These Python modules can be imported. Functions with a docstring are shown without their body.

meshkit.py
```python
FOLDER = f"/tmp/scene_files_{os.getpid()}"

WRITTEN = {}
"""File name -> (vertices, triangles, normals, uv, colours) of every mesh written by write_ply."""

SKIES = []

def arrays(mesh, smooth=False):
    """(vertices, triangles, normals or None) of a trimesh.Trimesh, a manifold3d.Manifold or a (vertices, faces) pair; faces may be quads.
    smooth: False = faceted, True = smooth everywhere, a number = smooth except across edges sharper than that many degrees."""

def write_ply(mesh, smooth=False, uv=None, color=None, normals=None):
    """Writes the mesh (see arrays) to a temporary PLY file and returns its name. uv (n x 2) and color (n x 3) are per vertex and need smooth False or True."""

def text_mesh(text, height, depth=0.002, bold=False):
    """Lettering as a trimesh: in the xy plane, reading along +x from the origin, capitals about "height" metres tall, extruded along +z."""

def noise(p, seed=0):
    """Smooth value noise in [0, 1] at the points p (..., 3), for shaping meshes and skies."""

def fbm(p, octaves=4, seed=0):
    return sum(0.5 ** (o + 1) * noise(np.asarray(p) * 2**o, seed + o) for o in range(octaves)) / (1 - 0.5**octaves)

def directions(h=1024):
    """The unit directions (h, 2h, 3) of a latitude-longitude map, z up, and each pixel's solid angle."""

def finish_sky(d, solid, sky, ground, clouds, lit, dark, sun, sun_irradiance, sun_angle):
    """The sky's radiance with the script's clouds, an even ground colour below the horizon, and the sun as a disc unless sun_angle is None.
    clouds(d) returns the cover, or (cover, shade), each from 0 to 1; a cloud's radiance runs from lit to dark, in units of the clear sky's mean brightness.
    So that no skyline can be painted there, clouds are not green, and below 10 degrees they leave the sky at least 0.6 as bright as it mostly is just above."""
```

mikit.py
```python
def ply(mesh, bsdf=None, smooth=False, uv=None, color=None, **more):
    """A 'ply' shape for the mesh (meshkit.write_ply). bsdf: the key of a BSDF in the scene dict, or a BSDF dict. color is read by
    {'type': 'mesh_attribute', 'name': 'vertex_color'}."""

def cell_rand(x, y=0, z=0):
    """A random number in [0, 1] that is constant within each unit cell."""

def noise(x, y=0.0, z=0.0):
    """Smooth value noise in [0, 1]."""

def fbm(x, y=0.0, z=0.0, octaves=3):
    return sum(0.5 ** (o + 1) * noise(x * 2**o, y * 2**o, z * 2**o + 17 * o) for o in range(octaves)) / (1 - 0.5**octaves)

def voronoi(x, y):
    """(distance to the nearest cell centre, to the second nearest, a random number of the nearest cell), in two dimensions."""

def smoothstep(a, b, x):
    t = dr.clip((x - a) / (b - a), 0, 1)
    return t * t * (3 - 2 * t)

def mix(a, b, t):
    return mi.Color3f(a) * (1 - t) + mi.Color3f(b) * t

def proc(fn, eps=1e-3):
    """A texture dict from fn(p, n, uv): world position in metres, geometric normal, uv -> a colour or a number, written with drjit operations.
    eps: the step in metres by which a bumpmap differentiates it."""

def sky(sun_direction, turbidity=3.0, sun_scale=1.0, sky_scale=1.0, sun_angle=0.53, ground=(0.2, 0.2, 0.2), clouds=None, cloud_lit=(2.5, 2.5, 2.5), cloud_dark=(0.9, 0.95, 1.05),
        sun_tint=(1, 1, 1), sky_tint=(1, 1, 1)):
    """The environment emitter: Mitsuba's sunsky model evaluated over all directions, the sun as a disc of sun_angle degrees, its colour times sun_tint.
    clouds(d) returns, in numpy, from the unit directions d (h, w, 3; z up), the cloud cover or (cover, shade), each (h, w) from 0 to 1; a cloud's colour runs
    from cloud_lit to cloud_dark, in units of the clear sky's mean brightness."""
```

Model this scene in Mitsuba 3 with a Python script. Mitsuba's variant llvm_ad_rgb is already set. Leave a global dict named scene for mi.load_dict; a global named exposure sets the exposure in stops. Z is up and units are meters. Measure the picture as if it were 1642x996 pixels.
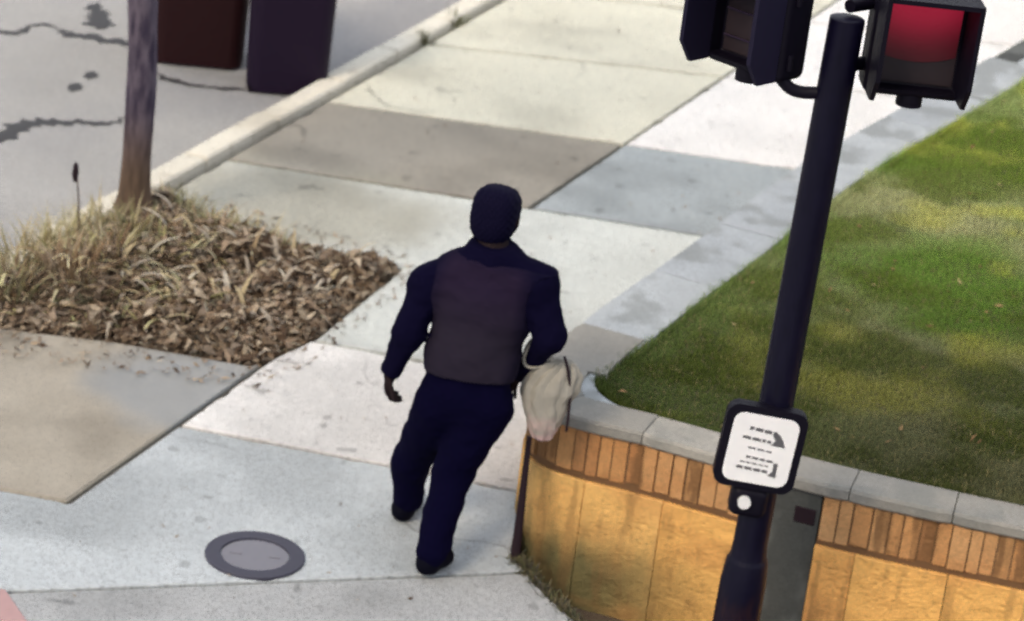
import math, random
import numpy as np, trimesh, shapely, mitsuba as mi, drjit as dr
import mikit, meshkit
from shapely.geometry import Polygon, LineString, box as sbox
from shapely import affinity

# ------------------------------------------------------------------ camera, light, exposure
IMG_W, IMG_H, FOCAL = 1642.0, 996.0, 4500.0
PITCH, ROLL, EYE = math.radians(22), math.radians(7), np.array([0, 0, 5.6])
_f = np.array([0, math.cos(PITCH), -math.sin(PITCH)]); _r = np.array([1.0, 0, 0]); _u = np.cross(_r, _f)
RIGHT = math.cos(ROLL) * _r + math.sin(ROLL) * _u
UP = -math.sin(ROLL) * _r + math.cos(ROLL) * _u
FWD = _f
T = mi.ScalarTransform4f
scene, labels = {'type': 'scene'}, {}
scene['camera'] = {'type': 'thinlens', 'fov': math.degrees(2 * math.atan(IMG_W / 2 / FOCAL)), 'fov_axis': 'x',
                   'aperture_radius': 0.0105, 'focus_distance': 7.6, 'near_clip': 0.1, 'far_clip': 400.0,
                   'to_world': T().look_at(origin=EYE.tolist(), target=(EYE + FWD).tolist(), up=UP.tolist())}
scene['sky_light'] = mikit.sky((-0.45, -0.68, 0.68), turbidity=4, sun_scale=0.4, sun_angle=18, clouds=lambda d: 1.0,
                               cloud_lit=(2.40, 2.5, 2.68), sun_tint=(.98, 1, 1.02))
exposure = 1.9

def ray(x, y): return FWD + RIGHT * (x - IMG_W / 2) / FOCAL - UP * (y - IMG_H / 2) / FOCAL
def G(x, y, z=0.0):                       # measured picture point -> where it lies at height z
    d = ray(x, y); return EYE + d * ((z - EYE[2]) / d[2])
def D(x, y, Y):                           # measured picture point -> where it lies at distance Y
    d = ray(x, y); return EYE + d * (Y / d[1])
def g2(x, y, z=0.0): return G(x, y, z)[:2]

# ------------------------------------------------------------------ bookkeeping
used = {}
def key_for(base):
    n = used.get(base, -1) + 1; used[base] = n
    return base if n == 0 else f'{base}_{n:03d}'
def thing(name, label=None, cat=None, group=None, kind=None):
    k = key_for(name); e = {}
    if label: e['label'] = label
    if cat: e['category'] = cat
    if group: e['group'] = group
    if kind: e['kind'] = kind
    labels[k] = e
    return k
def put(key, mesh, bsdf, **kw):
    scene[key] = mikit.ply(mesh, bsdf, **kw); return key
def part(parent, name, mesh, bsdf, label=None, kind=None, tint=None, **kw):
    if tint is not None: kw['uv'] = np.tile(np.array(tint, float), (len(mesh.vertices), 1))
    k = key_for(parent + '__' + name)
    scene[k] = mikit.ply(mesh, bsdf, **kw)
    e = {}
    if label: e['label'] = label
    if kind: e['kind'] = kind
    if e: labels[k] = e
    return k

# ------------------------------------------------------------------ materials
P, noise, fbm, mix, sst = mikit.proc, mikit.noise, mikit.fbm, mikit.mix, mikit.smoothstep
def mat(key, color, rough=0.7, metallic=0.0, bump=None, bscale=0.002, spec=0.4, two=True, **kw):
    if callable(color): c = P(color)
    elif isinstance(color, dict): c = color
    else: c = {'type': 'rgb', 'value': list(color)}
    b = {'type': 'principled', 'base_color': c, 'roughness': rough, 'metallic': metallic, 'specular': spec, **kw}
    if bump is not None: b = {'type': 'bumpmap', 'tex': P(bump), 'scale': bscale, 'bsdf': b}
    if two: b = {'type': 'twosided', 'bsdf': b}
    scene[key] = b
    return key
VCOL = {'type': 'mesh_attribute', 'name': 'vertex_color'}

def conc(a, b, dirt=(0.22, 0.21, 0.19), amt=0.5, s=1.0):
    def fn(p, n, uv):
        m = fbm(p.x * 2.3 * s, p.y * 2.3 * s, p.z * 2.3, 4)
        fine = fbm(p.x * 60, p.y * 60, p.z * 60, 3)
        blot = sst(0.52, 0.72, fbm(p.x * 1.1 + 7, p.y * 1.1 + 3, p.z, 4)) * amt
        grain = sst(0.66, 0.74, noise(p.x * 210, p.y * 210, p.z * 210)) * 0.35
        c = mix(a, b, m)
        c = mix(c, mi.Color3f(dirt), blot)
        return c * (0.86 + 0.28 * fine) * (1 - grain)
    return fn
def conc_bump(p, n, uv): return fbm(p.x * 90, p.y * 90, p.z * 90, 3) + 0.8 * noise(p.x * 22, p.y * 22, p.z * 22)
def pick(uv, cols):
    """the colour number uv.x of a list (each piece carries its own number as a constant uv)"""
    c = mi.Color3f(cols[0])
    for i, q in enumerate(cols[1:], 1): c = dr.select(uv.x > i - .5, mi.Color3f(q), c)
    return c
SLABS = {'cream': (.63, .615, .515), 'white': (.76, .745, .735), 'pale': (.575, .60, .58), 'cool': (.475, .51, .535), 'grey': (.375, .385, .395), 'brown': (.29, .27, .235), 'bluegrey': (.33, .365, .385), 'drab': (.45, .425, .39)}
DIRTC = g2(410, 325)
def slab_col(p, n, uv):
    base = pick(uv, list(SLABS.values()))
    m = fbm(p.x * 2.3, p.y * 2.3, uv.y * 9, 4)
    fine = noise(p.x * 75, p.y * 75, 1.0)
    blot = sst(0.50, 0.72, fbm(p.x * 1.1 + 7, p.y * 1.1 + 3, uv.y * 5, 4)) * .24
    spot = sst(.90, .99, fbm(p.x * 9 + 40 * uv.y, p.y * 9, 4.0, 2) * 1.12) * .28 + sst(.84, .95, fbm(p.x * 30, p.y * 30, 9.0, 2) * 1.1) * .14
    wx, wy = p.x + .16 * fbm(p.x * 4, p.y * 4, 6.0, 4), p.y + .16 * fbm(p.x * 4, p.y * 4, 11.0, 4)
    cr = dr.abs(noise(wx * 1.3, wy * 1.3, 21.0 + uv.y * 30) - .5); crack = sst(.009, .002, cr) * sst(.58, .70, noise(p.x * .9, p.y * .9, 33.0)) * .4
    blot = dr.minimum(.7, blot + spot + crack)
    grain = sst(0.66, 0.76, noise(p.x * 190, p.y * 190, 2.0)) * 0.3
    dx, dy = p.x - DIRTC[0], p.y - DIRTC[1]
    dirt = sst(1.15, 0.50, dr.sqrt(dr.square(dx * .8) + dr.square(dy * 1.05)) + (m - .5) * .7)
    base = mix(base, mi.Color3f(.36, .345, .285), dirt * .8)
    return base * (0.88 + 0.24 * m) * (0.9 + .2 * fine) * (1 - blot) * (1 - grain)
mat('m_slab', slab_col, 0.85, bump=conc_bump, bscale=0.0012)
mat('m_joint', conc((0.06, 0.058, 0.05), (0.10, 0.095, 0.085)), 0.95)
def pad_col(p, n, uv):
    c = conc((0.30, 0.27, 0.225), (0.40, 0.365, 0.31), (0.22, 0.195, 0.16), .65, 1.7)(p, n, uv)
    w = fbm(p.x * 3, p.y * 3, 5.0, 4)
    cx, cy = PADC
    m = sst(0.5, 0.25, dr.sqrt(dr.square((p.x - cx) * 1.0) + dr.square((p.y - cy) * 0.75)) + (w - 0.5) * 0.35)
    return mix(c, mi.Color3f(0.27, 0.285, 0.30) * (0.85 + 0.3 * w), m * 0.8)
PADC = g2(300, 612)
mat('m_pad', pad_col, 0.9, bump=conc_bump, bscale=0.003)
def kerb_col(p, n, uv):
    c = conc((0.66, 0.62, 0.53), (0.76, 0.72, 0.63), (0.40, 0.36, 0.29), .5)(p, n, uv)
    chip = sst(0.62, 0.70, fbm(p.x * 14, p.y * 14, p.z * 14, 4))
    return mix(c, mi.Color3f(0.34, 0.31, 0.26), chip * 0.55)
mat('m_kerb', kerb_col, 0.75, bump=conc_bump, bscale=0.0015)
def road_col(p, n, uv):
    m = fbm(p.x * 1.3, p.y * 0.8, 2.0, 4)
    ag = noise(p.x * 170, p.y * 170, 1.0)
    dark = sst(0.45, 0.68, fbm(p.x * 0.9 + 4, p.y * 0.5, 9.0, 4))
    c = mix((0.29, 0.285, 0.28), (0.385, 0.38, 0.375), m)
    c = mix(c, mi.Color3f(0.25, 0.25, 0.265), dark * 0.7)
    return c * (0.72 + 0.5 * ag)
mat('m_road', road_col, 0.9, bump=lambda p, n, uv: noise(p.x * 120, p.y * 120, 3.0) + 0.6 * noise(p.x * 60, p.y * 60, 1.0), bscale=0.004)
mat('m_tar', (0.035, 0.033, 0.035), 0.55)
def soil_col(p, n, uv):
    return mix((0.045, 0.032, 0.022), (0.12, 0.09, 0.065), fbm(p.x * 9, p.y * 9, 1.0, 4)) * (0.7 + 0.6 * noise(p.x * 130, p.y * 130, p.z * 130))
mat('m_soil', soil_col, 1.0, bump=lambda p, n, uv: fbm(p.x * 50, p.y * 50, 2.0, 3), bscale=0.012)
mat('m_turf_soil', lambda p, n, uv: mix((0.045, 0.05, 0.022), (0.075, 0.072, 0.035), fbm(p.x * 7, p.y * 7, 1.0, 4)), 1.0)
mat('m_vleaf', VCOL, 0.75, spec=0.25)
scene['m_grass'] = {'type': 'principledthin', 'base_color': VCOL, 'roughness': .7, 'diff_trans': .8}
mat('m_chip', VCOL, 0.9, spec=0.15)
WALLC = [(.85, .475, .145), (.86, .51, .175), (.84, .43, .13), (.56, .295, .12), (.60, .34, .155), (.47, .23, .095)]
WALLD = [(.64, .34, .11), (.66, .38, .12), (.60, .29, .11), (.36, .155, .06), (.44, .22, .085), (.29, .125, .05)]
def wall_col(p, n, uv):
    m = fbm(p.x * 5, p.y * 5, p.z * 5, 4)
    g = 0.82 + 0.36 * noise(p.x * 150, p.y * 150, p.z * 150)
    run = fbm(p.x * 16, p.y * 16, p.z * 2.2, 4)
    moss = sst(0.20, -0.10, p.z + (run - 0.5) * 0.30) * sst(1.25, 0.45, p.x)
    c = mix(pick(uv, WALLC), pick(uv, WALLD), sst(0.35, 0.75, m) * 0.35)
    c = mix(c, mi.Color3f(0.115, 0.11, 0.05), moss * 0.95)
    rub = sst(.45, .75, fbm(p.x * 3 + 5, p.y * 3, p.z * 6, 4)); c = mix(c, mi.Color3f(.50, .22, .075), rub * .38)
    pit = sst(.62, .85, fbm(p.x * 60, p.y * 60, p.z * 60, 2)); c = c * (1 - .22 * pit)
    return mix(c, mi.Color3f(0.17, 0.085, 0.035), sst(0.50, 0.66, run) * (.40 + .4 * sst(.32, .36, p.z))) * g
wb = lambda p, n, uv: fbm(p.x * 70, p.y * 70, p.z * 70, 3) + noise(p.x * 18, p.y * 18, p.z * 18)
mat('m_wall', wall_col, 0.9, bump=wb, bscale=0.008)
mat('m_lowground', (.22, .215, .20), .9)
mat('m_mortar', (.16, .085, .04), 0.95)
COPC = [(.325, .31, .28), (.25, .24, .22), (.365, .39, .41), (.06, .064, .062), (.33, .355, .38)]
def cop_col(p, n, uv):
    m = fbm(p.x * 5, p.y * 5, p.z * 4, 4)
    c = pick(uv, COPC) * (.8 + .4 * m) * (.85 + .3 * noise(p.x * 120, p.y * 120, p.z * 120))
    return mix(c, mi.Color3f(0.155, 0.165, 0.16), sst(0.50, 0.66, fbm(p.x * 5 + 2, p.y * 5, p.z * 3, 4)) * .5)
mat('m_cop', cop_col, 0.85, bump=wb, bscale=0.003)
def pole_col(p, n, uv):
    w = fbm(p.x * 30, p.y * 30, p.z * 9, 4)
    c = mix((0.0018, 0.0014, 0.009), (0.0045, 0.0035, 0.017), w)
    rust = sst(0.45, 0.05, p.z + (w - 0.5) * 0.4)
    return mix(c, mi.Color3f(0.035, 0.014, 0.016), rust * 0.7)
mat('m_pole', pole_col, 0.42, spec=0.2, bump=lambda p, n, uv: fbm(p.x * 40, p.y * 40, p.z * 40, 3), bscale=0.0012)
mat('m_black', (.004,.003,.009), 0.5, spec=0.15)
mat('m_visor_in', (0.03, 0.02, 0.045), 0.6, spec=.2)
mat('m_visor_out', (0.012, 0.010, 0.028), 0.6, spec=.15)
mat('m_lens_dark', (0.030, 0.022, 0.028), 0.4, spec=0.3)
mat('m_lens_red_off', (0.06, 0.006, 0.012), 0.35)
mat('m_plate', (.84,.835,.85), 0.4, spec=0.4)
mat('m_print', (0.10, 0.10, 0.11), 0.6)
mat('m_steel', (0.75, 0.75, 0.75), 0.35)
mat('m_bin_maroon', (.018,.0045,.006), 0.6, spec=0.15)
mat('m_bin_purple', (.011,.005,.018), 0.55, spec=0.15)
mat('m_rubber', (0.003, 0.002, 0.003), 0.9, spec=.1)
def bark_col(p, n, uv):
    w = fbm(p.x * 40, p.y * 40, p.z * 7, 4)
    c = mix((0.03, 0.022, 0.045), (0.11, 0.09, 0.12), sst(0.3, 0.7, w))
    return mix(c, mi.Color3f(0.09, 0.06, 0.042) * (0.6 + w), sst(0.75, 0.25, p.z))
mat('m_bark', bark_col, 0.95, bump=lambda p, n, uv: fbm(p.x * 60, p.y * 60, p.z * 10, 4), bscale=0.012)
clothb = lambda p, n, uv: fbm(p.x * 14, p.y * 14, p.z * 14, 4) + 0.05 * noise(p.x * 300, p.y * 300, p.z * 300)
mat('m_shirt', (.0030, .0022, .015), 0.9, spec=0.05, bump=clothb, bscale=0.010)
mat('m_vest', VCOL, 0.9, spec=0.08, bump=clothb, bscale=0.008)
mat('m_trousers', (.0016, .0011, .013), 0.9, spec=0.05, bump=clothb, bscale=0.012)
mat('m_shoe', (0.002, 0.002, 0.007), 0.7, spec=.06)
mat('m_hair', (.002, .0012, .014), 0.8, spec=.1)
mat('m_skin', (0.014, 0.008, 0.010), 0.7, spec=.1)
mat('m_eye', (0.6, 0.58, 0.55), 0.3)
def bag_col(p, n, uv):
    w = fbm(p.x * 16, p.y * 16, p.z * 16, 4)
    c = mix((0.25, 0.235, 0.20), (0.36, 0.34, 0.30), w)
    pk = sst(0.72, 0.56, p.z + (w - .5) * 0.25)
    return mix(c, mi.Color3f(0.55, 0.36, 0.36), pk * 0.8)
mat('m_bag', bag_col, 0.38, bump=lambda p, n, uv: fbm(p.x * 30, p.y * 30, p.z * 12, 4), bscale=0.015)
mat('m_iron', (.05,.05,.075), 0.6)
mat('m_lid', (.19, .19, .225), 0.7)
mat('m_redpad', (.44, .28, .28), 0.85)
mat('m_dark_brown', (.018,.009,.014), 0.7, spec=.2)

# ------------------------------------------------------------------ mesh helpers
def prism(poly, z0, z1, ch=0.006):
    """convex-ish polygon extruded with a chamfered top rim"""
    if poly.geom_type != 'Polygon': poly = max(poly.geoms, key=lambda g: g.area)
    poly = shapely.geometry.polygon.orient(poly, 1.0)
    pts = np.array(poly.exterior.coords)[:-1]
    n = len(pts)
    e = np.roll(pts, -1, 0) - pts
    e /= np.linalg.norm(e, axis=1, keepdims=True) + 1e-12
    nin = np.stack([-e[:, 1], e[:, 0]], 1)
    m = nin + np.roll(nin, 1, 0)
    m /= np.maximum((m * nin).sum(1), 0.35)[:, None]
    ins = pts + m * ch
    V = np.vstack([np.c_[pts, np.full(n, z0)], np.c_[pts, np.full(n, z1 - ch)], np.c_[ins, np.full(n, z1)]])
    F = []
    for i in range(n):
        j = (i + 1) % n
        for k in (0, 1):
            a, b, c, d = k * n + i, k * n + j, (k + 1) * n + j, (k + 1) * n + i
            F += [[a, b, c], [a, c, d]]
    tv, tf = trimesh.creation.triangulate_polygon(Polygon(ins), engine='earcut')
    base = len(V)
    V = np.vstack([V, np.c_[tv, np.full(len(tv), z1)]])
    tf = np.array(tf)
    a = np.cross(tv[tf[:, 1]] - tv[tf[:, 0]], tv[tf[:, 2]] - tv[tf[:, 0]])
    tf[a < 0] = tf[a < 0][:, ::-1]
    return trimesh.Trimesh(V, np.vstack([F, tf + base]), process=False)
def tri_sheet(poly, z):
    tv, tf = trimesh.creation.triangulate_polygon(poly, engine='earcut'); tf = np.array(tf)
    a = np.cross(tv[tf[:, 1]] - tv[tf[:, 0]], tv[tf[:, 2]] - tv[tf[:, 0]])
    tf[a < 0] = tf[a < 0][:, ::-1]
    return trimesh.Trimesh(np.c_[tv, np.full(len(tv), z)], tf, process=False)
def tube(pts, radii, sides=12, caps=True):
    p = np.asarray(pts, float); r = np.broadcast_to(radii, (len(p),))
    t = np.gradient(p, axis=0); t /= np.linalg.norm(t, axis=1, keepdims=True)
    ref = np.array([0, 0, 1.0]) if abs(t[0, 2]) < 0.9 else np.array([1.0, 0, 0])
    V = []
    a = np.cross(t[0], ref)
    for i in range(len(p)):
        a = a - t[i] * (a @ t[i]); a /= np.linalg.norm(a); b = np.cross(t[i], a)
        an = np.arange(sides) * 2 * np.pi / sides
        V.append(p[i] + r[i] * (np.cos(an)[:, None] * a + np.sin(an)[:, None] * b))
    V = np.vstack(V); F = []
    for i in range(len(p) - 1):
        for j in range(sides):
            k = (j + 1) % sides
            F += [[i * sides + j, i * sides + k, (i + 1) * sides + k], [i * sides + j, (i + 1) * sides + k, (i + 1) * sides + j]]
    if caps:
        V = np.vstack([V, p[0], p[-1]]); c0, c1 = len(V) - 2, len(V) - 1; o = (len(p) - 1) * sides
        for j in range(sides):
            k = (j + 1) % sides
            F += [[c0, k, j], [c1, o + j, o + k]]
    return trimesh.Trimesh(V, F, process=False)
def spline(pts, n):
    from scipy.interpolate import PchipInterpolator, CubicSpline
    p = np.asarray(pts, float); s = np.r_[0, np.cumsum(np.linalg.norm(np.diff(p, axis=0), axis=1))]
    return CubicSpline(s, p)(np.linspace(0, s[-1], n))
def rbox(sx, sy, sz, r=0.012, seg=3):
    """rounded box, centred"""
    import manifold3d as m3
    s = m3.Manifold.sphere(r, 4 * seg)
    out = []
    for a in (-1, 1):
        for b in (-1, 1):
            for c in (-1, 1):
                out.append(s.translate([a * (sx / 2 - r), b * (sy / 2 - r), c * (sz / 2 - r)]))
    m = m3.Manifold.batch_hull(out).to_mesh()
    return trimesh.Trimesh(m.vert_properties[:, :3], m.tri_verts, process=False)
def rrect(w, h, r): return sbox(-w / 2 + r, -h / 2 + r, w / 2 - r, h / 2 - r).buffer(r, quad_segs=6)
def extr(poly, depth): return trimesh.creation.extrude_polygon(poly, depth, engine='earcut')
def moved(m, M): m = m.copy(); m.apply_transform(M); return m
def frame(origin, x, y, z):
    M = np.eye(4); M[:3, 0], M[:3, 1], M[:3, 2], M[:3, 3] = x, y, z, origin; return M
def shift(m, v): m = m.copy(); m.apply_translation(v); return m
cat = trimesh.util.concatenate
def nrm(v): v = np.asarray(v, float); return v / np.linalg.norm(v)

# ------------------------------------------------------------------ the ground: terrain, road, kerb
k = thing('ground', kind='structure')
put(k, tri_sheet(sbox(-150, -60, 150, 200), -0.30), 'm_soil')

KA, KB = g2(242, 304, .035), g2(735, 26, .035)          # right-hand foot of the kerb
kd = nrm(np.r_[KB - KA, 0])[:2]; kn = np.array([-kd[1], kd[0]])   # along; towards the road
KW = 0.155
def kpt(s, off=0.0): return KA + kd * s + kn * off
k = thing('road', kind='structure')
put(k, tri_sheet(Polygon([kpt(-40, KW - .02), kpt(120, KW - .02), kpt(120, 60), kpt(-40, 60)]), -0.10), 'm_road')
k = thing('kerb', kind='structure', label=None)
rnd = random.Random(3)
s = -9.0
while s < 26:
    L = rnd.uniform(0.82, 0.98)
    a, b = s + 0.006, s + L - 0.006
    j = rnd.uniform(-.006, .006)
    part(k, 'stone', prism(Polygon([kpt(a, j), kpt(b, j), kpt(b, KW + j), kpt(a, KW + j)]), -0.2, 0.035 + rnd.uniform(-.006, .006), 0.014), 'm_kerb')
    s += L
put(k, tri_sheet(Polygon([kpt(-9, .02), kpt(26, .02), kpt(26, KW - .02), kpt(-9, KW - .02)]), 0.004), 'm_joint')

# tar seams on the road (each its own run of sealant lying on the asphalt)
def seam(pix, w, label):
    p = np.array([G(x, y, -0.10) for x, y in pix])
    q = spline(p, 120)
    t = np.gradient(q[:, :2], axis=0); t /= np.linalg.norm(t, axis=1, keepdims=True)
    nn = np.stack([-t[:, 1], t[:, 0]], 1)
    i = np.linspace(0, 1, 120)
    ww = w * 1.5 * (0.35 + 0.9 * meshkit.noise(np.c_[q[:, :2] * 5, np.zeros(120)], 3)) * np.minimum(1, 6 * np.minimum(i, 1 - i) + .1)
    ww = ww * (.6 + .9 * meshkit.noise(np.c_[q[:, :2] * 31, np.zeros(len(q))], 8)); q[:, :2] += nn * ((meshkit.noise(np.c_[q[:, :2] * 24, np.zeros(len(q))], 9) - .5) * w * .8)[:, None]
    V, F = [], []
    for r_, (off, z) in enumerate(((-1, -.0985), (-.6, -.094), (.6, -.094), (1, -.0985))):
        V.append(np.c_[q[:, :2] + nn * ww[:, None] * off * .5, np.full(120, z)])
    V = np.vstack(V)
    for c in range(3):
        for m in range(119):
            a, b = c * 120 + m, c * 120 + m + 1
            F += [[a, a + 120, b], [b, a + 120, b + 120]]
    kk = thing('tar_seam', label, 'tar seam')
    put(kk, trimesh.Trimesh(V, F, process=False), 'm_tar', smooth=True)
seam([(-40, 232), (13, 212), (45, 198), (110, 196), (200, 189)], .10, 'dark tar seam across the asphalt left of the trunk, lowest in view')
seam([(95, 48), (135, 60), (165, 63), (200, 67), (248, 76)], .14, 'thick dark tar seam on the asphalt reaching behind the trunk')
seam([(150, 5), (158, 25), (163, 48)], .09, 'short dark tar seam running towards the top edge of the photo')
seam([(-20, 45), (30, 52), (60, 40), (95, 50)], .05, 'thin wavy tar seam in the upper left corner of the road')
seam([(252, 118), (300, 136), (350, 142), (395, 144)], .05, 'thin dark tar seam on the road below the maroon bin')
for px, py, r_, lb in ((120, 140, .05, 'small dark tar spot on the asphalt, left of its neighbour'), (146, 121, .045, 'small dark tar spot on the asphalt, nearer the trunk')):
    c = G(px, py, -.1); an = np.linspace(0, 2 * np.pi, 24, endpoint=False)
    rr = r_ * (0.8 + 0.5 * meshkit.noise(np.c_[np.cos(an) * 1.5 + px, np.sin(an) * 1.5, 0 * an], 5))
    kk = thing('tar_spot', lb, 'tar spot')
    put(kk, prism(Polygon(np.c_[c[0] + rr * np.cos(an), c[1] + 1.6 * rr * np.sin(an)]), -.099, -.094, .003), 'm_tar')

# ------------------------------------------------------------------ retaining wall line (plan), lawn
ZC, CT = 0.62, 0.062                                        # coping top, coping thickness
plan = [(9.0, 9.35), (6.0, 9.93), (4.0, 10.31), (2.24, 10.64), (1.37, 10.84), (0.95, 11.0), (0.60, 11.13), (0.36, 11.20), (0.22, 11.27), (0.145, 11.38),
        (0.125, 11.53), (0.16, 11.76), (0.33, 12.24), (0.88, 13.52), (1.48, 14.92), (2.76, 17.42), (3.20, 18.3), (5.2, 22.5), (9.2, 30.9)]
WL = spline(plan, 2400)
from scipy.interpolate import PchipInterpolator
_pp = np.array(plan); _s = np.r_[0, np.cumsum(np.linalg.norm(np.diff(_pp, axis=0), axis=1))]
_pc = PchipInterpolator(_s, _pp); _fine = _pc(np.linspace(0, _s[-1], 6000))
_fs = np.r_[0, np.cumsum(np.linalg.norm(np.diff(_fine, axis=0), axis=1))]
WLEN = _fs[-1]
def wpos(s): return np.array([np.interp(s, _fs, _fine[:, 0]), np.interp(s, _fs, _fine[:, 1])])
def wnrm(s):                                                # outwards
    t = nrm(np.r_[wpos(s + .04) - wpos(s - .04), 0])[:2]
    return np.array([-t[1], t[0]])   # plan runs right to left along the front: outside is towards the viewer
if wnrm(_s[4])[1] > 0: raise RuntimeError('normal')
SC = _s[9]                                                   # arc length at the corner
def cwid(s): return 0.205 + 0.125 * float(np.clip((s - SC) / 0.8, 0, 1))
def wseg(s0, s1, z0, z1, d0, d1, n=None, ch=0.006, bulge=0.0):
    """a piece of the wall between arc lengths, d0..d1 measured outwards from the wall line, outer rim chamfered"""
    n = n or max(2, int((s1 - s0) / 0.05) + 1)
    ss = np.linspace(s0, s1, n)
    prof = [(d0, z0), (d1 - ch, z0), (d1, z0 + ch), (d1 + bulge, (z0 + z1) / 2), (d1, z1 - ch), (d1 - ch, z1), (d0, z1)]
    V = []
    for i_, q in enumerate(ss):
        p, o = wpos(q), wnrm(q)
        endf = ch * .7 if i_ in (0, n - 1) else 0
        for d, z in prof:
            dd = d - endf if d > d0 + 1e-6 else d
            V.append([*(p + o * dd), z])
    m = len(prof); F = []
    for i_ in range(n - 1):
        for j in range(m):
            a, b, c, d = i_ * m + j, i_ * m + (j + 1) % m, (i_ + 1) * m + (j + 1) % m, (i_ + 1) * m + j
            F += [[a, b, c], [a, c, d]]
    for e, flip in ((0, False), ((n - 1) * m, True)):
        for j in range(1, m - 1):
            F.append([e, e + j + 1, e + j] if not flip else [e, e + j, e + j + 1])
    me = trimesh.Trimesh(np.array(V), F, process=False)
    if me.volume < 0: me.invert()
    return me

# pavement region ------------------------------------------------------------
def line_ext(a, b, ext=40):
    a, b = np.array(a), np.array(b); d = nrm(np.r_[b - a, 0])[:2]
    return a - d * ext, b + d * ext
bed_px = [(258, 301), (330, 350), (480, 398), (560, 415), (642, 430), (505, 543), (440, 577), (400, 590), (180, 547), (0, 524), (-260, 492), (-300, 600)]
Ledge0, Ledge1 = g2(110, 803), g2(640, 430)
lastrow = [g2(110, 803), g2(0, 783), g2(-400, 711)]
bed = Polygon([g2(258, 301), g2(330, 350), g2(480, 398), g2(560, 416), g2(642, 430), g2(505, 541), g2(440, 570), g2(400, 580), g2(180, 541), g2(0, 520), g2(-420, 464), kpt(-5.6), kpt(0)]).buffer(0)
big = lambda p: p if p.geom_type == 'Polygon' else max(p.geoms, key=lambda g: g.area)
bed = big(bed)
pad = Polygon([g2(440, 570), g2(110, 803), g2(0, 783), g2(-420, 707), kpt(-9), kpt(-5.6), g2(-420, 464), g2(0, 520), g2(180, 541), g2(400, 580)]).buffer(0)
pad = big(pad)
outer = Polygon([kpt(-12, -.05), kpt(70, -.05), kpt(70, -40), (30, 2), (-12, 2)])
lawn_area = Polygon(list(map(tuple, _fine[::10])) + [(60, 40), (60, 5)]).buffer(0)
hole = pad.union(bed).buffer(0.004)
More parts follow.
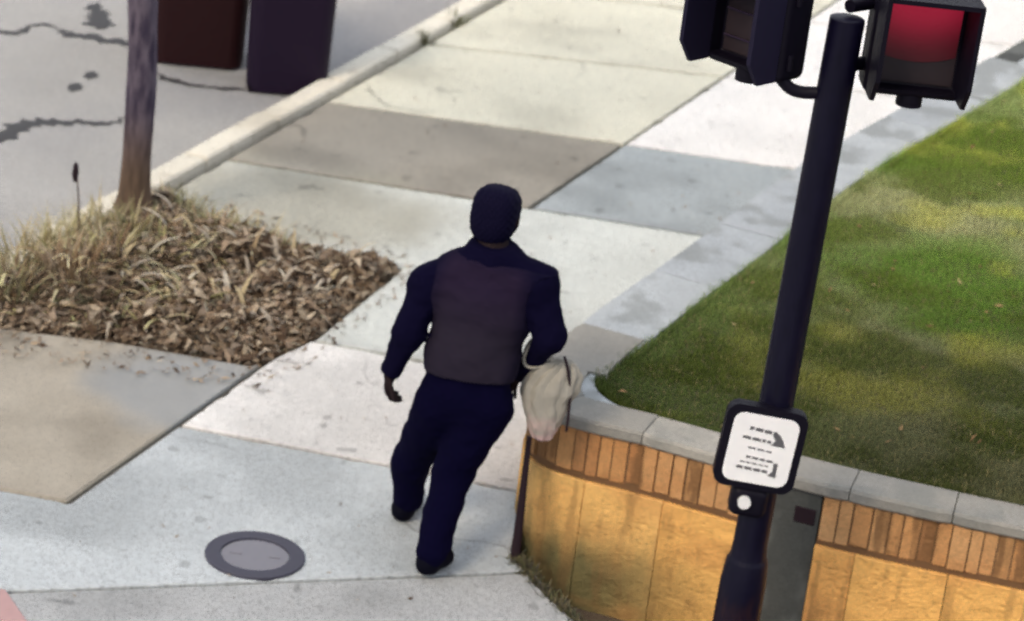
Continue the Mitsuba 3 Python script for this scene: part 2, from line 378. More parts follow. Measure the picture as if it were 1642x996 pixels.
wallpoly = Polygon(list(map(tuple, _fine[::10])) + [(60, 40), (60, 5)]).buffer(-0.05)
LOW = -0.45                                                # level of the ramp in front of the wall
e0, e1 = g2(822, 884), g2(930, 1000); ed = nrm(np.r_[e1 - e0, 0])[:2]; en = np.array([-ed[1], ed[0]])
sunk = Polygon([e0 - ed * .5 + en * .35, e0 + [.01, .02], g2(838, 905), g2(862, 936), g2(893, 966), e1, e1 + ed * 6, (14, 3), (14, 14)]).buffer(0)
pave = outer.difference(hole).difference(wallpoly).difference(sunk).buffer(0)
# transverse joints, from far to near
rows = [((700, 72), (1090, 115)), ((540, 165), (1270, 270)), ((410, 263), (1110, 375)), ((547, 553), (603, 564)), ((320, 688), (600, 742)), ((30, 948), (640, 925))]
lines = [line_ext(g2(*a), g2(*b), 30) for a, b in rows]
dA = np.array(lines[0][0]) - np.array(lines[1][0])
step = nrm(np.r_[kd, 0])[:2]
far = []
for i in range(1, 8): far.append((lines[0][0] + step * 1.75 * i, lines[0][1] + step * 1.75 * i))
nl = nrm(np.r_[np.array(lines[4][1]) - np.array(lines[4][0]), 0])[:2]
lines[3] = line_ext(g2(547, 554), g2(547, 554) + nl, 30)
near = []
for i in range(1, 5): near.append((lines[-1][0] - step * 1.5 * i, lines[-1][1] - step * 1.5 * i))
alll = far[::-1] + lines + near
mid = line_ext(g2(872, 318), g2(1165, 120), 0); dm = nrm(np.r_[np.array(mid[1]) - np.array(mid[0]), 0])[:2]
midl = LineString([np.array(mid[0]) - dm * .3, np.array(mid[1]) + dm * 40])
from shapely.ops import split, polygonize, unary_union
def cut(polys, ls):
    out = []
    for p in polys: out += [q for q in split(p, ls).geoms]
    return out
bandpolys = [p for p in (list(pave.geoms) if pave.geom_type == 'MultiPolygon' else [pave])]
for a, b in alll: bandpolys = cut(bandpolys, LineString([a, b]))
# the middle joint exists only beyond joint C
fin = []
lc = np.array(lines[2]); nC = np.array([-(lc[1] - lc[0])[1], (lc[1] - lc[0])[0]])
for p in bandpolys:
    c = np.array(p.representative_point().coords[0])
    if (c - lc[0]) @ nC > 0: fin += cut([p], midl)
    else: fin.append(p)
pav = thing('pavement', kind='structure')
put(pav, tri_sheet(big(outer.difference(wallpoly).difference(hole.buffer(-.02)).difference(sunk)), -0.03), 'm_joint')
k = thing('ramp', kind='structure')
put(k, tri_sheet(Polygon([e0 - ed * 1.5, e1 + ed * 6, (14, 3), (14, 16)]), LOW), 'm_lowground')
k = thing('ramp_edging', kind='structure')
put(k, cat([prism(LineString([g2(838, 905), g2(862, 936), g2(893, 966), e1, e1 + ed * 6]).buffer(.035, cap_style=2, join_style=2), LOW - .1, -.008, .01)]), 'm_lowground')
def rowside(c):
    sg = [((c - np.array(a)) @ np.array([-(b - a)[1], (b - a)[0]])) > 0 for a, b in [(np.array(x), np.array(y)) for x, y in lines]]
    return sg
rs = random.Random(8)
for p in sorted(fin, key=lambda q: q.representative_point().y):
    if p.area < 0.02 or p.representative_point().y > 45: continue
    q = p.buffer(-0.014, join_style=2).simplify(0.003)
    if q.geom_type == 'Polygon' and q.area > .02:           # worn, slightly ragged edges
        cs = np.array(shapely.segmentize(q.exterior, .05).coords)[:-1]
        jj = (meshkit.fbm(np.c_[cs * 17, 0 * cs[:, 0]], 3, 14) - .5) * .014 + np.where(meshkit.noise(np.c_[cs * 9, 0 * cs[:, 0] + 5], 15) > .80, .012, 0)
        cen = np.array(q.centroid.coords[0]); dv = cs - cen; dv /= np.linalg.norm(dv, axis=1, keepdims=True)
        q2 = Polygon(cs - dv * jj[:, None]); q = q2 if q2.is_valid else q
    if q.geom_type != 'Polygon' or q.is_empty or q.area < .01: continue
    c = np.array(p.representative_point().coords[0])
    sg = rowside(c)
    left = (c - np.array(mid[0])) @ np.array([-dm[1], dm[0]]) > 0
    if sg[0]: m = 'cream' if left else 'white'
    elif sg[1]: m = 'cream' if left else 'white'
    elif sg[2]: m = 'brown' if left else 'bluegrey'
    elif sg[3]: m = 'pale'
    elif sg[4]: m = 'white'
    elif sg[5]: m = 'cool'
    else: m = 'grey'
    part(pav, 'slab', prism(q, -0.1, rs.uniform(-.002, .002), 0.006), 'm_slab', tint=(list(SLABS).index(m), rs.random()))

# tan pad in the verge, a little lower than the pavement
k = thing('verge_pad', kind='structure')
put(k, prism(pad.buffer(-0.022, join_style=2).simplify(.004), -0.12, -0.012, .012), 'm_pad')

# planting bed: soil mound
rng = np.random.default_rng(5)
def bed_z(x, y):
    d = shapely.distance(shapely.points(x, y), bed.exterior)
    d = np.where(shapely.contains_xy(bed, x, y), d, -d)
    return -0.03 + 0.10 * np.clip(d / 0.35, 0, 1) ** 0.7 + 0.20 * (meshkit.fbm(np.c_[x * 5, y * 5, 0 * x], 3, 2) - .5) * np.clip(d / .15, 0, 1)
bx0, by0, bx1, by1 = bed.bounds
gx, gy = np.meshgrid(np.arange(bx0 - .05, bx1 + .1, .035), np.arange(by0 - .05, by1 + .1, .035))
vz = bed_z(gx.ravel(), gy.ravel()); n0, n1 = gx.shape
idx = np.arange(n0 * n1).reshape(n0, n1)
q = np.stack([idx[:-1, :-1], idx[:-1, 1:], idx[1:, 1:], idx[1:, :-1]], -1).reshape(-1, 4)
cen = np.stack([gx.ravel()[q].mean(1), gy.ravel()[q].mean(1)], 1)
q = q[shapely.contains_xy(bed.buffer(.02), cen[:, 0], cen[:, 1])]
k = thing('soil_bed', kind='structure')
put(k, (np.c_[gx.ravel(), gy.ravel(), vz], q), 'm_soil', smooth=True)

def scatter_chips(n, area, zf, size, cols, seed, lift=(0, .02), curl=.5, dens=None):
    r = np.random.default_rng(seed)
    x0, y0, x1, y1 = area.bounds
    x, y = r.uniform(x0, x1, n * 5), r.uniform(y0, y1, n * 5)
    ok = shapely.contains_xy(area, x, y)
    if dens is not None: ok &= r.random(len(x)) < dens(x, y)
    x, y = x[ok][:n], y[ok][:n]; n = len(x)
    z = zf(x, y) + r.uniform(*lift, n)
    az, el, ro = r.uniform(0, 2 * np.pi, n), r.normal(0, .35, n), r.normal(0, .6, n)
    L = r.uniform(*size, n) ; Wd = L * r.uniform(.16, .5, n)
    u = np.stack([np.cos(az) * np.cos(el), np.sin(az) * np.cos(el), np.sin(el)], 1)
    v0 = np.stack([-np.sin(az), np.cos(az), 0 * az], 1); w0 = np.cross(u, v0)
    v = v0 * np.cos(ro)[:, None] + w0 * np.sin(ro)[:, None]; w = np.cross(u, v)
    c = np.stack([x, y, z], 1)
    cu = (r.uniform(-curl, curl, n) * L)[:, None]
    P_ = [c - u * L[:, None] / 2, c - v * Wd[:, None] / 2 - w * cu * .25, c + v * Wd[:, None] / 2 - w * cu * .25, c + u * L[:, None] / 2 + w * cu * .3]
    V = np.stack(P_, 1).reshape(-1, 3)
    b = np.arange(n)[:, None] * 4
    F = np.vstack([b + [0, 1, 2], b + [1, 3, 2]])
    cols = np.asarray(cols, float)
    C = cols[r.integers(0, len(cols), n)] * r.uniform(.65, 1.3, n)[:, None]
    return (V, F), np.repeat(C, 4, 0)
mulch_cols = [(.20, .145, .10), (.27, .20, .145), (.15, .105, .07), (.33, .26, .19), (.10, .07, .05), (.23, .18, .14), (.40, .33, .25), (.07, .045, .03)]
visbed = bed.intersection(sbox(-4.2, 11, 1, 18))
(mv, mc) = scatter_chips(12000, visbed.buffer(-.01), bed_z, (.04, .13), mulch_cols, 11, (-.004, .045), .9)
k = thing('mulch', 'brown bark chips and dead leaves heaped round the tree', 'mulch', kind='stuff')
put(k, mv, 'm_chip', color=mc)
# loose dead leaves on the rim of the slab and pad
stray = Polygon([g2(230, 300), g2(340, 330), g2(640, 420), g2(650, 440), g2(480, 570), g2(400, 610), g2(0, 560), g2(0, 500), g2(200, 500), g2(400, 400)]).buffer(.1)
(mv, mc) = scatter_chips(700, stray.difference(bed.buffer(-.05)), lambda x, y: np.full(len(x), .006), (.015, .06), mulch_cols, 12, (0, .006), .3)
k = thing('leaf_litter', 'scattered dead leaf crumbs on the slabs around the planting bed', 'leaf litter', kind='stuff')
put(k, mv, 'm_chip', color=mc)

(mv, mc) = scatter_chips(420, pave.intersection(sbox(-3, 9, 3, 21)), lambda x, y: np.full(len(x), .006), (.008, .035), mulch_cols, 19, (0, .005), .3)
k = thing('leaf_crumbs', 'sparse leaf crumbs and grit strewn over the whole pavement', 'leaf litter', kind='stuff')
put(k, mv, 'm_chip', color=mc)
# ------------------------------------------------------------------ dry plants in the bed
def blade(V, F, C, base, az, lean, L, w, col, segs=4, droop=.6):
    d = np.array([math.cos(az), math.sin(az), 0]); sd = np.array([-d[1], d[0], 0]); b = len(V)
    p = np.array(base, float); a = lean
    for i in range(segs + 1):
        t = i / segs; ww = w * (1 - t) ** .7 * (0.6 + 1.2 * t * (1 - t) * 2)
        V += [p - sd * ww / 2, p + sd * ww / 2]; C += [np.array(col) * (.6 + .5 * t)] * 2
        p = p + (d * math.sin(a) + np.array([0, 0, 1]) * math.cos(a)) * L / segs; a += droop * 1.1 / segs
    for i in range(segs):
        o = b + 2 * i; F += [[o, o + 1, o + 3], [o, o + 3, o + 2]]
def tuft(px, py, n, h, cols, seed, label, spread=.10, name='dry_grass_tuft', cat_='dry plant', group='dry plants in the bed'):
    r = random.Random(seed); c = G(px, py, .03); V, F, C = [], [], []
    z0 = float(bed_z(np.array([c[0]]), np.array([c[1]]))[0]) if bed.contains(shapely.Point(c[:2])) else -.01
    for i in range(n):
        rr, a = spread * math.sqrt(r.random()), r.uniform(0, 6.283)
        blade(V, F, C, (c[0] + rr * math.cos(a), c[1] + rr * math.sin(a), z0 - .01), a + r.gauss(0, .7), r.uniform(.1, .8), h * r.uniform(.5, 1.1), r.uniform(.006, .016),
              cols[r.randrange(len(cols))], 4, r.uniform(.2, 1.6))
    k = thing(name, label, cat_, group)
    put(k, (np.array(V), np.array(F)), 'm_vleaf', color=np.array(C))
straw = [(.50, .44, .27), (.38, .31, .17), (.58, .53, .36), (.30, .27, .12)]
olive = [(.24, .23, .11), (.34, .32, .18), (.18, .15, .07), (.42, .38, .24)]
brown = [(.24, .16, .09), (.30, .21, .13), (.18, .11, .06), (.36, .28, .2)]
tuft(40, 418, 171, 0.324, straw, 1, 'pale straw grass tuft at the left edge by the road', .13)
tuft(95, 400, 152, 0.297, straw, 2, 'pale straw grass tuft second from the left edge')
tuft(150, 375, 133, 0.297, olive + straw, 3, 'dry grass tuft just left of the trunk, against the kerb')
tuft(20, 470, 171, 0.243, brown + olive, 4, 'brown withered tuft at the left edge nearest the tan pad', .16)
tuft(120, 460, 171, 0.270, brown, 5, 'brown withered tuft in front of the straw grass', .14)
tuft(180, 430, 133, 0.243, brown + straw, 6, 'brown withered tuft in front of the trunk, left side', .12)
tuft(285, 345, 114, 0.216, olive, 7, 'olive dry tuft just right of the trunk', .13)
tuft(345, 380, 114, 0.176, olive + brown, 8, 'low olive tuft right of the trunk on the mulch', .14)
tuft(440, 410, 85, 0.135, olive + brown, 9, 'low greyish tuft towards the tip of the planting bed', .14)
tuft(255, 400, 114, 0.189, brown, 10, 'low brown tuft in front of the trunk, right side', .12)
tuft(400, 372, 80, .19, straw + [(.40, .36, .30)], 12, 'pale straw tuft at the rim of the slab right of the trunk', .16)
tuft(265, 330, 60, .20, straw, 13, 'pale straw tuft close against the right side of the trunk', .09)
tuft(200, 395, 70, .24, straw + olive, 14, 'tall straw tuft standing directly in front of the trunk', .11)
tuft(682, 62, 30, .14, [(.10, .10, .05), (.18, .17, .09)], 21, 'dark weed growing from the foot of the kerb, nearer one', .05, 'kerb_weed', 'weed', 'weeds at the kerb')
tuft(733, 30, 36, .16, [(.12, .13, .05), (.20, .20, .10)], 22, 'dark weed growing from the foot of the kerb, farther one', .06, 'kerb_weed', 'weed', 'weeds at the kerb')
# flattened dead stems and leaves lying over the whole bed
r = random.Random(77); V, F, C = [], [], []
bx0, by0, bx1, by1 = visbed.bounds; cnt = 0
tones = straw + olive * 2 + brown * 2 + [(.34, .29, .24), (.26, .22, .18), (.44, .39, .33), (.16, .12, .09)]
tcx, tcy = g2(150, 440)
while cnt < 1900:
    x, y = r.uniform(bx0, bx1), r.uniform(by0, by1)
    if not visbed.contains(shapely.Point(x, y)): continue
    dl = math.hypot(x - tcx, y - tcy)
    if r.random() > (1.0 if dl < .7 else .42): continue
    z = float(bed_z(np.array([x]), np.array([y]))[0])
    col = tones[r.randrange(len(straw) + 10) if dl < .8 else r.randrange(4, len(tones))]
    if dl > .8: g_ = sum(col) / 3; col = tuple(.45 * c + .55 * g_ * f for c, f in zip(col, (1.1, 1.0, .88)))
    lo_ = float(meshkit.fbm(np.array([[x * 4.5, y * 4.5, 2.0]]), 3, 41)[0]); lo_ = .35 + 1.5 * min(1, max(0, (lo_ - .32) / .36)); col = tuple(c * lo_ for c in col)
    blade(V, F, C, (x, y, z + .005), r.uniform(0, 6.283), r.uniform(.6, 1.45), r.uniform(.06, .16) * (1.25 if dl < .6 else 1), r.uniform(.008, .026), col, 4, r.uniform(.3, 1.9))
    cnt += 1
while cnt < 2010:                                          # long pale straps arching over the heap
    x, y = r.uniform(bx0, bx1), r.uniform(by0, by1)
    if not visbed.buffer(-.12).contains(shapely.Point(x, y)): continue
    z = float(bed_z(np.array([x]), np.array([y]))[0]); cnt += 1
    col = [(.50, .44, .36), (.40, .34, .27), (.46, .37, .22), (.33, .24, .14), (.55, .5, .4)][r.randrange(5)]
    blade(V, F, C, (x, y, z), r.uniform(0, 6.283), r.uniform(.3, .9), r.uniform(.16, .30), r.uniform(.018, .038), col, 6, r.uniform(1.1, 2.3))
k = thing('dead_stems', 'tangle of withered stems and leaves over the planting bed', 'dead leaves', kind='stuff')
put(k, (np.array(V), np.array(F)), 'm_vleaf', color=np.array(C))
# a dark dead stalk with a seed head
k = thing('dead_stalk', 'thin upright dead stalk with dark seed head left of the trunk', 'dead plant')
b0, b1 = G(124, 398, 0.03), D(121, 262, G(124, 398, .03)[1])
st = spline([b0, b0 * .5 + b1 * .5 + [.012, 0, 0], b1], 14)
part(k, 'stem', tube(st, np.linspace(.007, .004, 14), 6), 'm_bark')
hd = trimesh.creation.icosphere(2, 1.0); hd.vertices *= (1 + .25 * (meshkit.noise(hd.vertices * 6, 2)[:, None] - .5)); hd.apply_scale([.017, .017, .055]); hd.apply_translation(D(121, 276, b0[1]))
part(k, 'seed_head', hd, 'm_dark_brown')

# ------------------------------------------------------------------ the tree
def tree():
    t = thing('tree', 'slender bare tree with purplish grey trunk rising from the mulch', 'tree')
    Y = 14.45
    base = D(214, 352, Y); base[2] = 0.0
    pts = [base + [0, 0, -.1], D(214, 335, Y), D(219, 250, Y), D(226, 160, Y), D(229, 60, Y), D(231, -60, Y), D(236, -250, Y), D(238, -480, Y), D(246, -760, Y)]
    q = spline(pts, 60)
    hgt = q[:, 2]
    r = np.interp(hgt, [-.1, .02, .12, .4, 1.5, 3, 5], [.185, .150, .098, .080, .080, .066, .035])
    m = tube(q, r, 20)
    v = m.vertices; ax = np.c_[np.interp(v[:, 2], hgt, q[:, 0]), np.interp(v[:, 2], hgt, q[:, 1])]
    dd = v[:, :2] - ax; f = 1 + (.22 + .5 * np.clip(.3 - v[:, 2], 0, .3)) * (meshkit.fbm(np.c_[v[:, 0] * 14, v[:, 1] * 14, v[:, 2] * 4], 3, 4) - .5)
    v[:, :2] = ax + dd * f[:, None]; m.vertices = v
    part(t, 'trunk', m, 'm_bark', smooth=True)
    r_ = random.Random(4)
    def limb(p, d, L, rad, depth, acc):
        d = nrm(d); pts = [p]
        for i in range(5):
            d = nrm(d + np.array([r_.gauss(0, .12), r_.gauss(0, .12), .07 + r_.gauss(0, .06)])); pts.append(pts[-1] + d * L / 5)
        acc.append(tube(pts, np.linspace(rad, rad * .5, 6), 7 if depth < 2 else 5))
        if depth < 3:
            for c in range(4 if depth < 2 else 3):
                i = r_.randrange(2, 6)
                limb(pts[i], d + np.array([r_.gauss(0, .7), r_.gauss(0, .7), .2]), L * .58, rad * .52, depth + 1, acc)
    crown = []
    for h in (36, 40, 44, 48, 52, 56, 59):
        a = r_.uniform(0, 6.28)
        limb(q[h], np.array([math.cos(a), math.sin(a), .9]), r_.uniform(1.0, 1.6), r[h] * .55, 0, crown)
    part(t, 'crown', cat(crown), 'm_bark')
tree()

# ------------------------------------------------------------------ lawn
inner = [tuple(wpos(s) - wnrm(s) * (cwid(s) - .01)) for s in np.linspace(.2, WLEN - .2, 500)]
lawn_raw = Polygon(inner + [(40, 40), (40, 5)]).buffer(0)
lawnP = lawn_raw.buffer(-.32).buffer(.32)
def lawn_z(x, y):
    d = shapely.distance(shapely.points(x, y), shapely.LineString(lawnP.exterior.coords))
    return ZC - 0.035 + 0.10 * (meshkit.fbm(np.c_[x * .9, y * .9, 0 * x], 3, 6) - .5) * np.clip(d / .6, 0, 1) + .02 * np.clip(d / .3, 0, 1)
gx, gy = np.meshgrid(np.arange(0.1, 12, .08), np.arange(9, 34, .08)); n0, n1 = gx.shape
idx = np.arange(n0 * n1).reshape(n0, n1)
q = np.stack([idx[:-1, :-1], idx[:-1, 1:], idx[1:, 1:], idx[1:, :-1]], -1).reshape(-1, 4)
q = q[shapely.contains_xy(lawnP.buffer(.06), gx.ravel()[q].mean(1), gy.ravel()[q].mean(1))]
for g_ in getattr(lawn_raw.buffer(.03).difference(lawnP), 'geoms', [lawn_raw.buffer(.03).difference(lawnP)]):
    if g_.centroid.y < 12.6 and g_.area > .004 and g_.centroid.x < 2: corner_fill = g_
k = thing('lawn', kind='structure')
put(k, (np.c_[gx.ravel(), gy.ravel(), lawn_z(gx.ravel(), gy.ravel())], q), 'm_turf_soil', smooth=True)
def grass(n, area, seed):
    r = np.random.default_rng(seed); x0, y0, x1, y1 = area.bounds
    x, y = r.uniform(x0, x1, n), r.uniform(y0, y1, n); ok = shapely.contains_xy(area, x, y); x, y = x[ok], y[ok]; n = len(x)
    z = lawn_z(x, y) - .004
    az = r.uniform(0, 6.283, n)
    clump = meshkit.fbm(np.c_[x * 3, y * 3, 0 * x], 3, 9)
    edge_ = shapely.distance(shapely.points(x, y), LineString(lawnP.exterior.coords))
    h = r.uniform(.018, .042, n) * (.5 + 1.0 * clump) * np.where(edge_ < .05, 1.7, 1.0); w = r.uniform(.0025, .005, n)
    lean = r.uniform(.2, 1.1, n)
    d = np.stack([np.cos(az), np.sin(az), 0 * az], 1); sd = np.stack([-np.sin(az), np.cos(az), 0 * az], 1)
    up = np.array([0, 0, 1.0])
    p0 = np.stack([x, y, z], 1); p1 = p0 + (d * np.sin(lean * .5)[:, None] + up * np.cos(lean * .5)[:, None]) * h[:, None] * .55
    p2 = p1 + (d * np.sin(lean * 1.3)[:, None] + up * np.cos(lean * 1.3)[:, None]) * h[:, None] * .5
    V = np.stack([p0 - sd * w[:, None] / 2, p0 + sd * w[:, None] / 2, p1 - sd * w[:, None] * .45, p1 + sd * w[:, None] * .45, p2], 1).reshape(-1, 3)
    b = np.arange(n)[:, None] * 5
    F = np.vstack([b + [0, 1, 3], b + [0, 3, 2], b + [2, 3, 4]])
    N = lambda s, o, sd_: meshkit.fbm(np.c_[x * s, y * s, 0 * x + o], 4, sd_)
    a1, a2 = N(.9, 3, 21), N(2.2, 9, 22)
    sm = lambda a, b_, t: np.clip((t - a) / (b_ - a), 0, 1)
    green, drab, dark, yel = np.array([.15, .245, .05]), np.array([.34, .35, .19]), np.array([.12, .16, .03]), np.array([.46, .46, .11])
    c = green + (drab - green) * (sm(.38, .60, a1) * (.25 + .75 * sm(1.0, 1.9, x)))[:, None]
    c = c + (dark - c) * (sm(.50, .66, a2) * .75)[:, None]
    c = c + (yel - c) * (sm(.54, .72, N(1.6, 5, 31)) * .7)[:, None]
    far_side = sm(12.2, 15.5, y + .35 * (x - 1.5)); c = c * ((.80 + .55 * far_side) * (.42 + .58 * sm(11.0, 13.2, y)))[:, None]     # paler sward towards the far end, darker near the front
    dead = r.random(n) < .06
    c[dead] = np.array([.25, .215, .11])
    c *= 1.3 * r.uniform(.86, 1.14, n)[:, None]
    return (V, F), np.repeat(c, 5, 0)
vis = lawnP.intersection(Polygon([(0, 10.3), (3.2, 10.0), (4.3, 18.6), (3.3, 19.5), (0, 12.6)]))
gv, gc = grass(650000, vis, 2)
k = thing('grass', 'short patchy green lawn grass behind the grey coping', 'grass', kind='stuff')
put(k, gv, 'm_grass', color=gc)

(mv, mc) = scatter_chips(110, vis.buffer(-.05), lambda x, y: lawn_z(x, y) + .022, (.03, .06), [(.30, .20, .10), (.36, .28, .14), (.24, .14, .07)], 23, (0, .01), .5)
k = thing('fallen_leaves', 'brown fallen leaves strewn on the lawn', 'leaves', kind='stuff')
put(k, mv, 'm_chip', color=mc)
# ------------------------------------------------------------------ retaining wall
wall = thing('retaining_wall', 'low orange brick retaining wall with grey coping curving round the lawn', 'wall')
# where the grey pier interrupts the bricks (two arc lengths)
def s_at(px, py, z):
    t = np.linspace(1.0, 8.0, 1400); best = min(t, key=lambda s: np.linalg.norm(wpos(s) - g2(px, py, z))); return float(best)
def s_screen(px):
    best, bs = 1e9, 0
    for s in np.linspace(1.5, SC, 900):
        p = np.r_[wpos(s), .3] - EYE; x = IMG_W / 2 + FOCAL * (p @ RIGHT) / (p @ FWD)
        if abs(x - px) < best: best, bs = abs(x - px), s
    return bs
P0, P1 = s_screen(1306), s_screen(1205)
ZS0, ZS1 = 0.335, ZC - CT - .004
put(wall, cat([wseg(a, b, LOW - .1, ZC - CT - .002, -.20, -.016, n=int((b - a) / .08) + 2) for a, b in ((1.5, P0 - .003), (P1 + .003, 14.0))]), 'm_mortar')
rw = random.Random(12)
s, end = 2.0, 13.6
while s < end:                                             # soldier course
    w_ = rw.uniform(.055, .088)
    if not (P0 - w_ < s < P1):
        if s < SC + .7:
            part(wall, 'brick', wseg(s + .004, s + w_ - rw.uniform(.001, .006), ZS0 + rw.uniform(.004, .02), ZS1, -.05, rw.uniform(-.012, .006), n=2 if abs(s - SC) > .5 else 3, ch=.006), 'm_wall', tint=(rw.choice([3, 3, 4, 4, 5]), 0))
        s += w_
    else: s = P1
s = 2.0
for zi, (z0, z1) in enumerate(((LOW - .05, .318),)):
    s = 2.0 + .13 * zi
    while s < end:
        w_ = rw.uniform(.30, .42)
        a, b = s, min(s + w_, end)
        if a < P0 < b: b = P0
        if P0 <= a < P1: s = P1; continue
        if b - a > .03 and a < SC + 1.0:
            part(wall, 'block', wseg(a + .002, b - .002, z0, z1, -.06, .004 + rw.uniform(-.002, .002), ch=.005, bulge=.002), 'm_wall', tint=(rw.choice([0, 0, 1, 2]), 0))
        s = b if b > a + .01 else s + .05
s = 1.6
while s < WLEN - 9:                                        # coping stones
    side = s > SC + .4
    w_ = rw.uniform(.75, .95) if side else rw.uniform(.40, .58)
    dz = rw.uniform(-.004, .004)
    m_ = rw.choice([2, 2, 4] if side else [0, 1, 0])
    cw = cwid(s + w_ / 2)
    if wpos(s)[1] > 17.3:                                  # far stretch: a darker outer course beside a paler inner one
        part(wall, 'coping_stone', wseg(s + .004, s + w_ - .004, ZC - CT, ZC + dz - .01, -cw * .42, .022, ch=.012), 'm_cop', tint=(3, 0))
        part(wall, 'coping_stone', wseg(s + .004, s + w_ - .004, ZC - CT, ZC + dz, -cw, -cw * .42 - .006, ch=.012), 'm_cop', tint=(m_, 0))
    else:
        part(wall, 'coping_stone', wseg(s + .0025, s + w_ - .0025, ZC - CT, ZC + dz, -cw, .022, ch=.012), 'm_cop', tint=(m_, 0))
    s += w_
fillp = lawn_raw.buffer(.02).difference(lawnP.buffer(.002)).intersection(sbox(.2, 10.8, 1.3, 12.9)).buffer(0)
fillp = fillp if fillp.geom_type == 'Polygon' else max(fillp.geoms, key=lambda g: g.area)
part(wall, 'coping_stone', extr(fillp, .05).apply_translation([0, 0, ZC - .058]), 'm_cop', tint=(2, 0))
part(wall, 'pier', wseg(P0 + .003, P1 - .003, LOW - .1, ZC - CT - .003, -.2, -.012, ch=.008), 'm_cop', tint=(3, 0), label='recessed grey concrete pier between the orange brick faces')
pm = (P0 + P1) / 2
part(wall, 'pier_vent', wseg(P0 + .02, P0 + .11, .40, .475, -.05, -.004, ch=.004), 'm_dark_brown', label='dark opening near the top of the grey pier')

r = random.Random(31); V, F, C = [], [], []
pl = np.array([g2(828, 896), g2(838, 905), g2(862, 936), g2(893, 966), g2(930, 1000)])
for i in range(900):
    q_ = r.random() * 3.999; a_ = int(q_); p_ = pl[a_] + (pl[a_ + 1] - pl[a_]) * (q_ - a_) + np.array([r.gauss(0, .018), r.gauss(0, .018)])
    col = [(.10, .10, .045), (.07, .075, .04), (.13, .11, .06), (.06, .05, .04)][r.randrange(4)]
    blade(V, F, C, (p_[0], p_[1], -.01), r.uniform(0, 6.283), r.uniform(.1, 1.4), r.uniform(.015, .06), r.uniform(.004, .012), col, 3, .9)
k = thing('edge_moss', 'dark moss and weeds along the pavement edge beside the orange wall', 'moss', kind='stuff')
put(k, (np.array(V), np.array(F)), 'm_vleaf', color=np.array(C))
k = thing('edge_shade_rod', 'added thin dark rod drawing the shaded edge at the left end of the orange wall', 'shade_line')  # added dark rod: puts the shaded edge of the wall end into a shape
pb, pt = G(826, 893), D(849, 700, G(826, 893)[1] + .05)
put(k, tube(spline([pb + [0, 0, -.03], pb * .5 + pt * .5, pt], 12), np.linspace(.024, .012, 12), 10), 'm_dark_brown', smooth=40)

# ------------------------------------------------------------------ utility cover, red pad
c = (G(325, 880) + G(495, 902) + G(415, 860) + G(400, 927)) / 4
k = thing('utility_cover', 'round iron utility cover with paler lid set in the pavement', 'utility cover')
def ring(r0, r1, z0, z1, n=64):
    pr = np.array([(r0, z0), (r0, z1 - .003), (r0 + .003, z1), (r1 - .003, z1), (r1, z1 - .003), (r1, z0)])
    return shift(trimesh.creation.revolve(np.vstack([pr, pr[:1]]), sections=n), [c[0], c[1], 0])
part(k, 'frame', ring(.148, .215, -.05, .012), 'm_iron')
lid = [trimesh.creation.cylinder(.143, .05, sections=48)]; lid[0].apply_translation([0, 0, -.021])
for a_ in (-1, 1):
    b_ = trimesh.creation.box([.05, .014, .006]); b_.apply_translation([a_ * .085, 0, .006]); lid.append(b_)
part(k, 'lid', shift(cat(lid), [c[0], c[1], 0]), 'm_lid')
k = thing('red_pad', 'faded red raised pad at the lower left corner of the pavement', 'tactile pad')
rp = Polygon([g2(44, 1000), g2(8, 948), g2(-160, 930), g2(-60, 1085)])
put(k, prism(rp, .003, .010, .003), 'm_redpad')

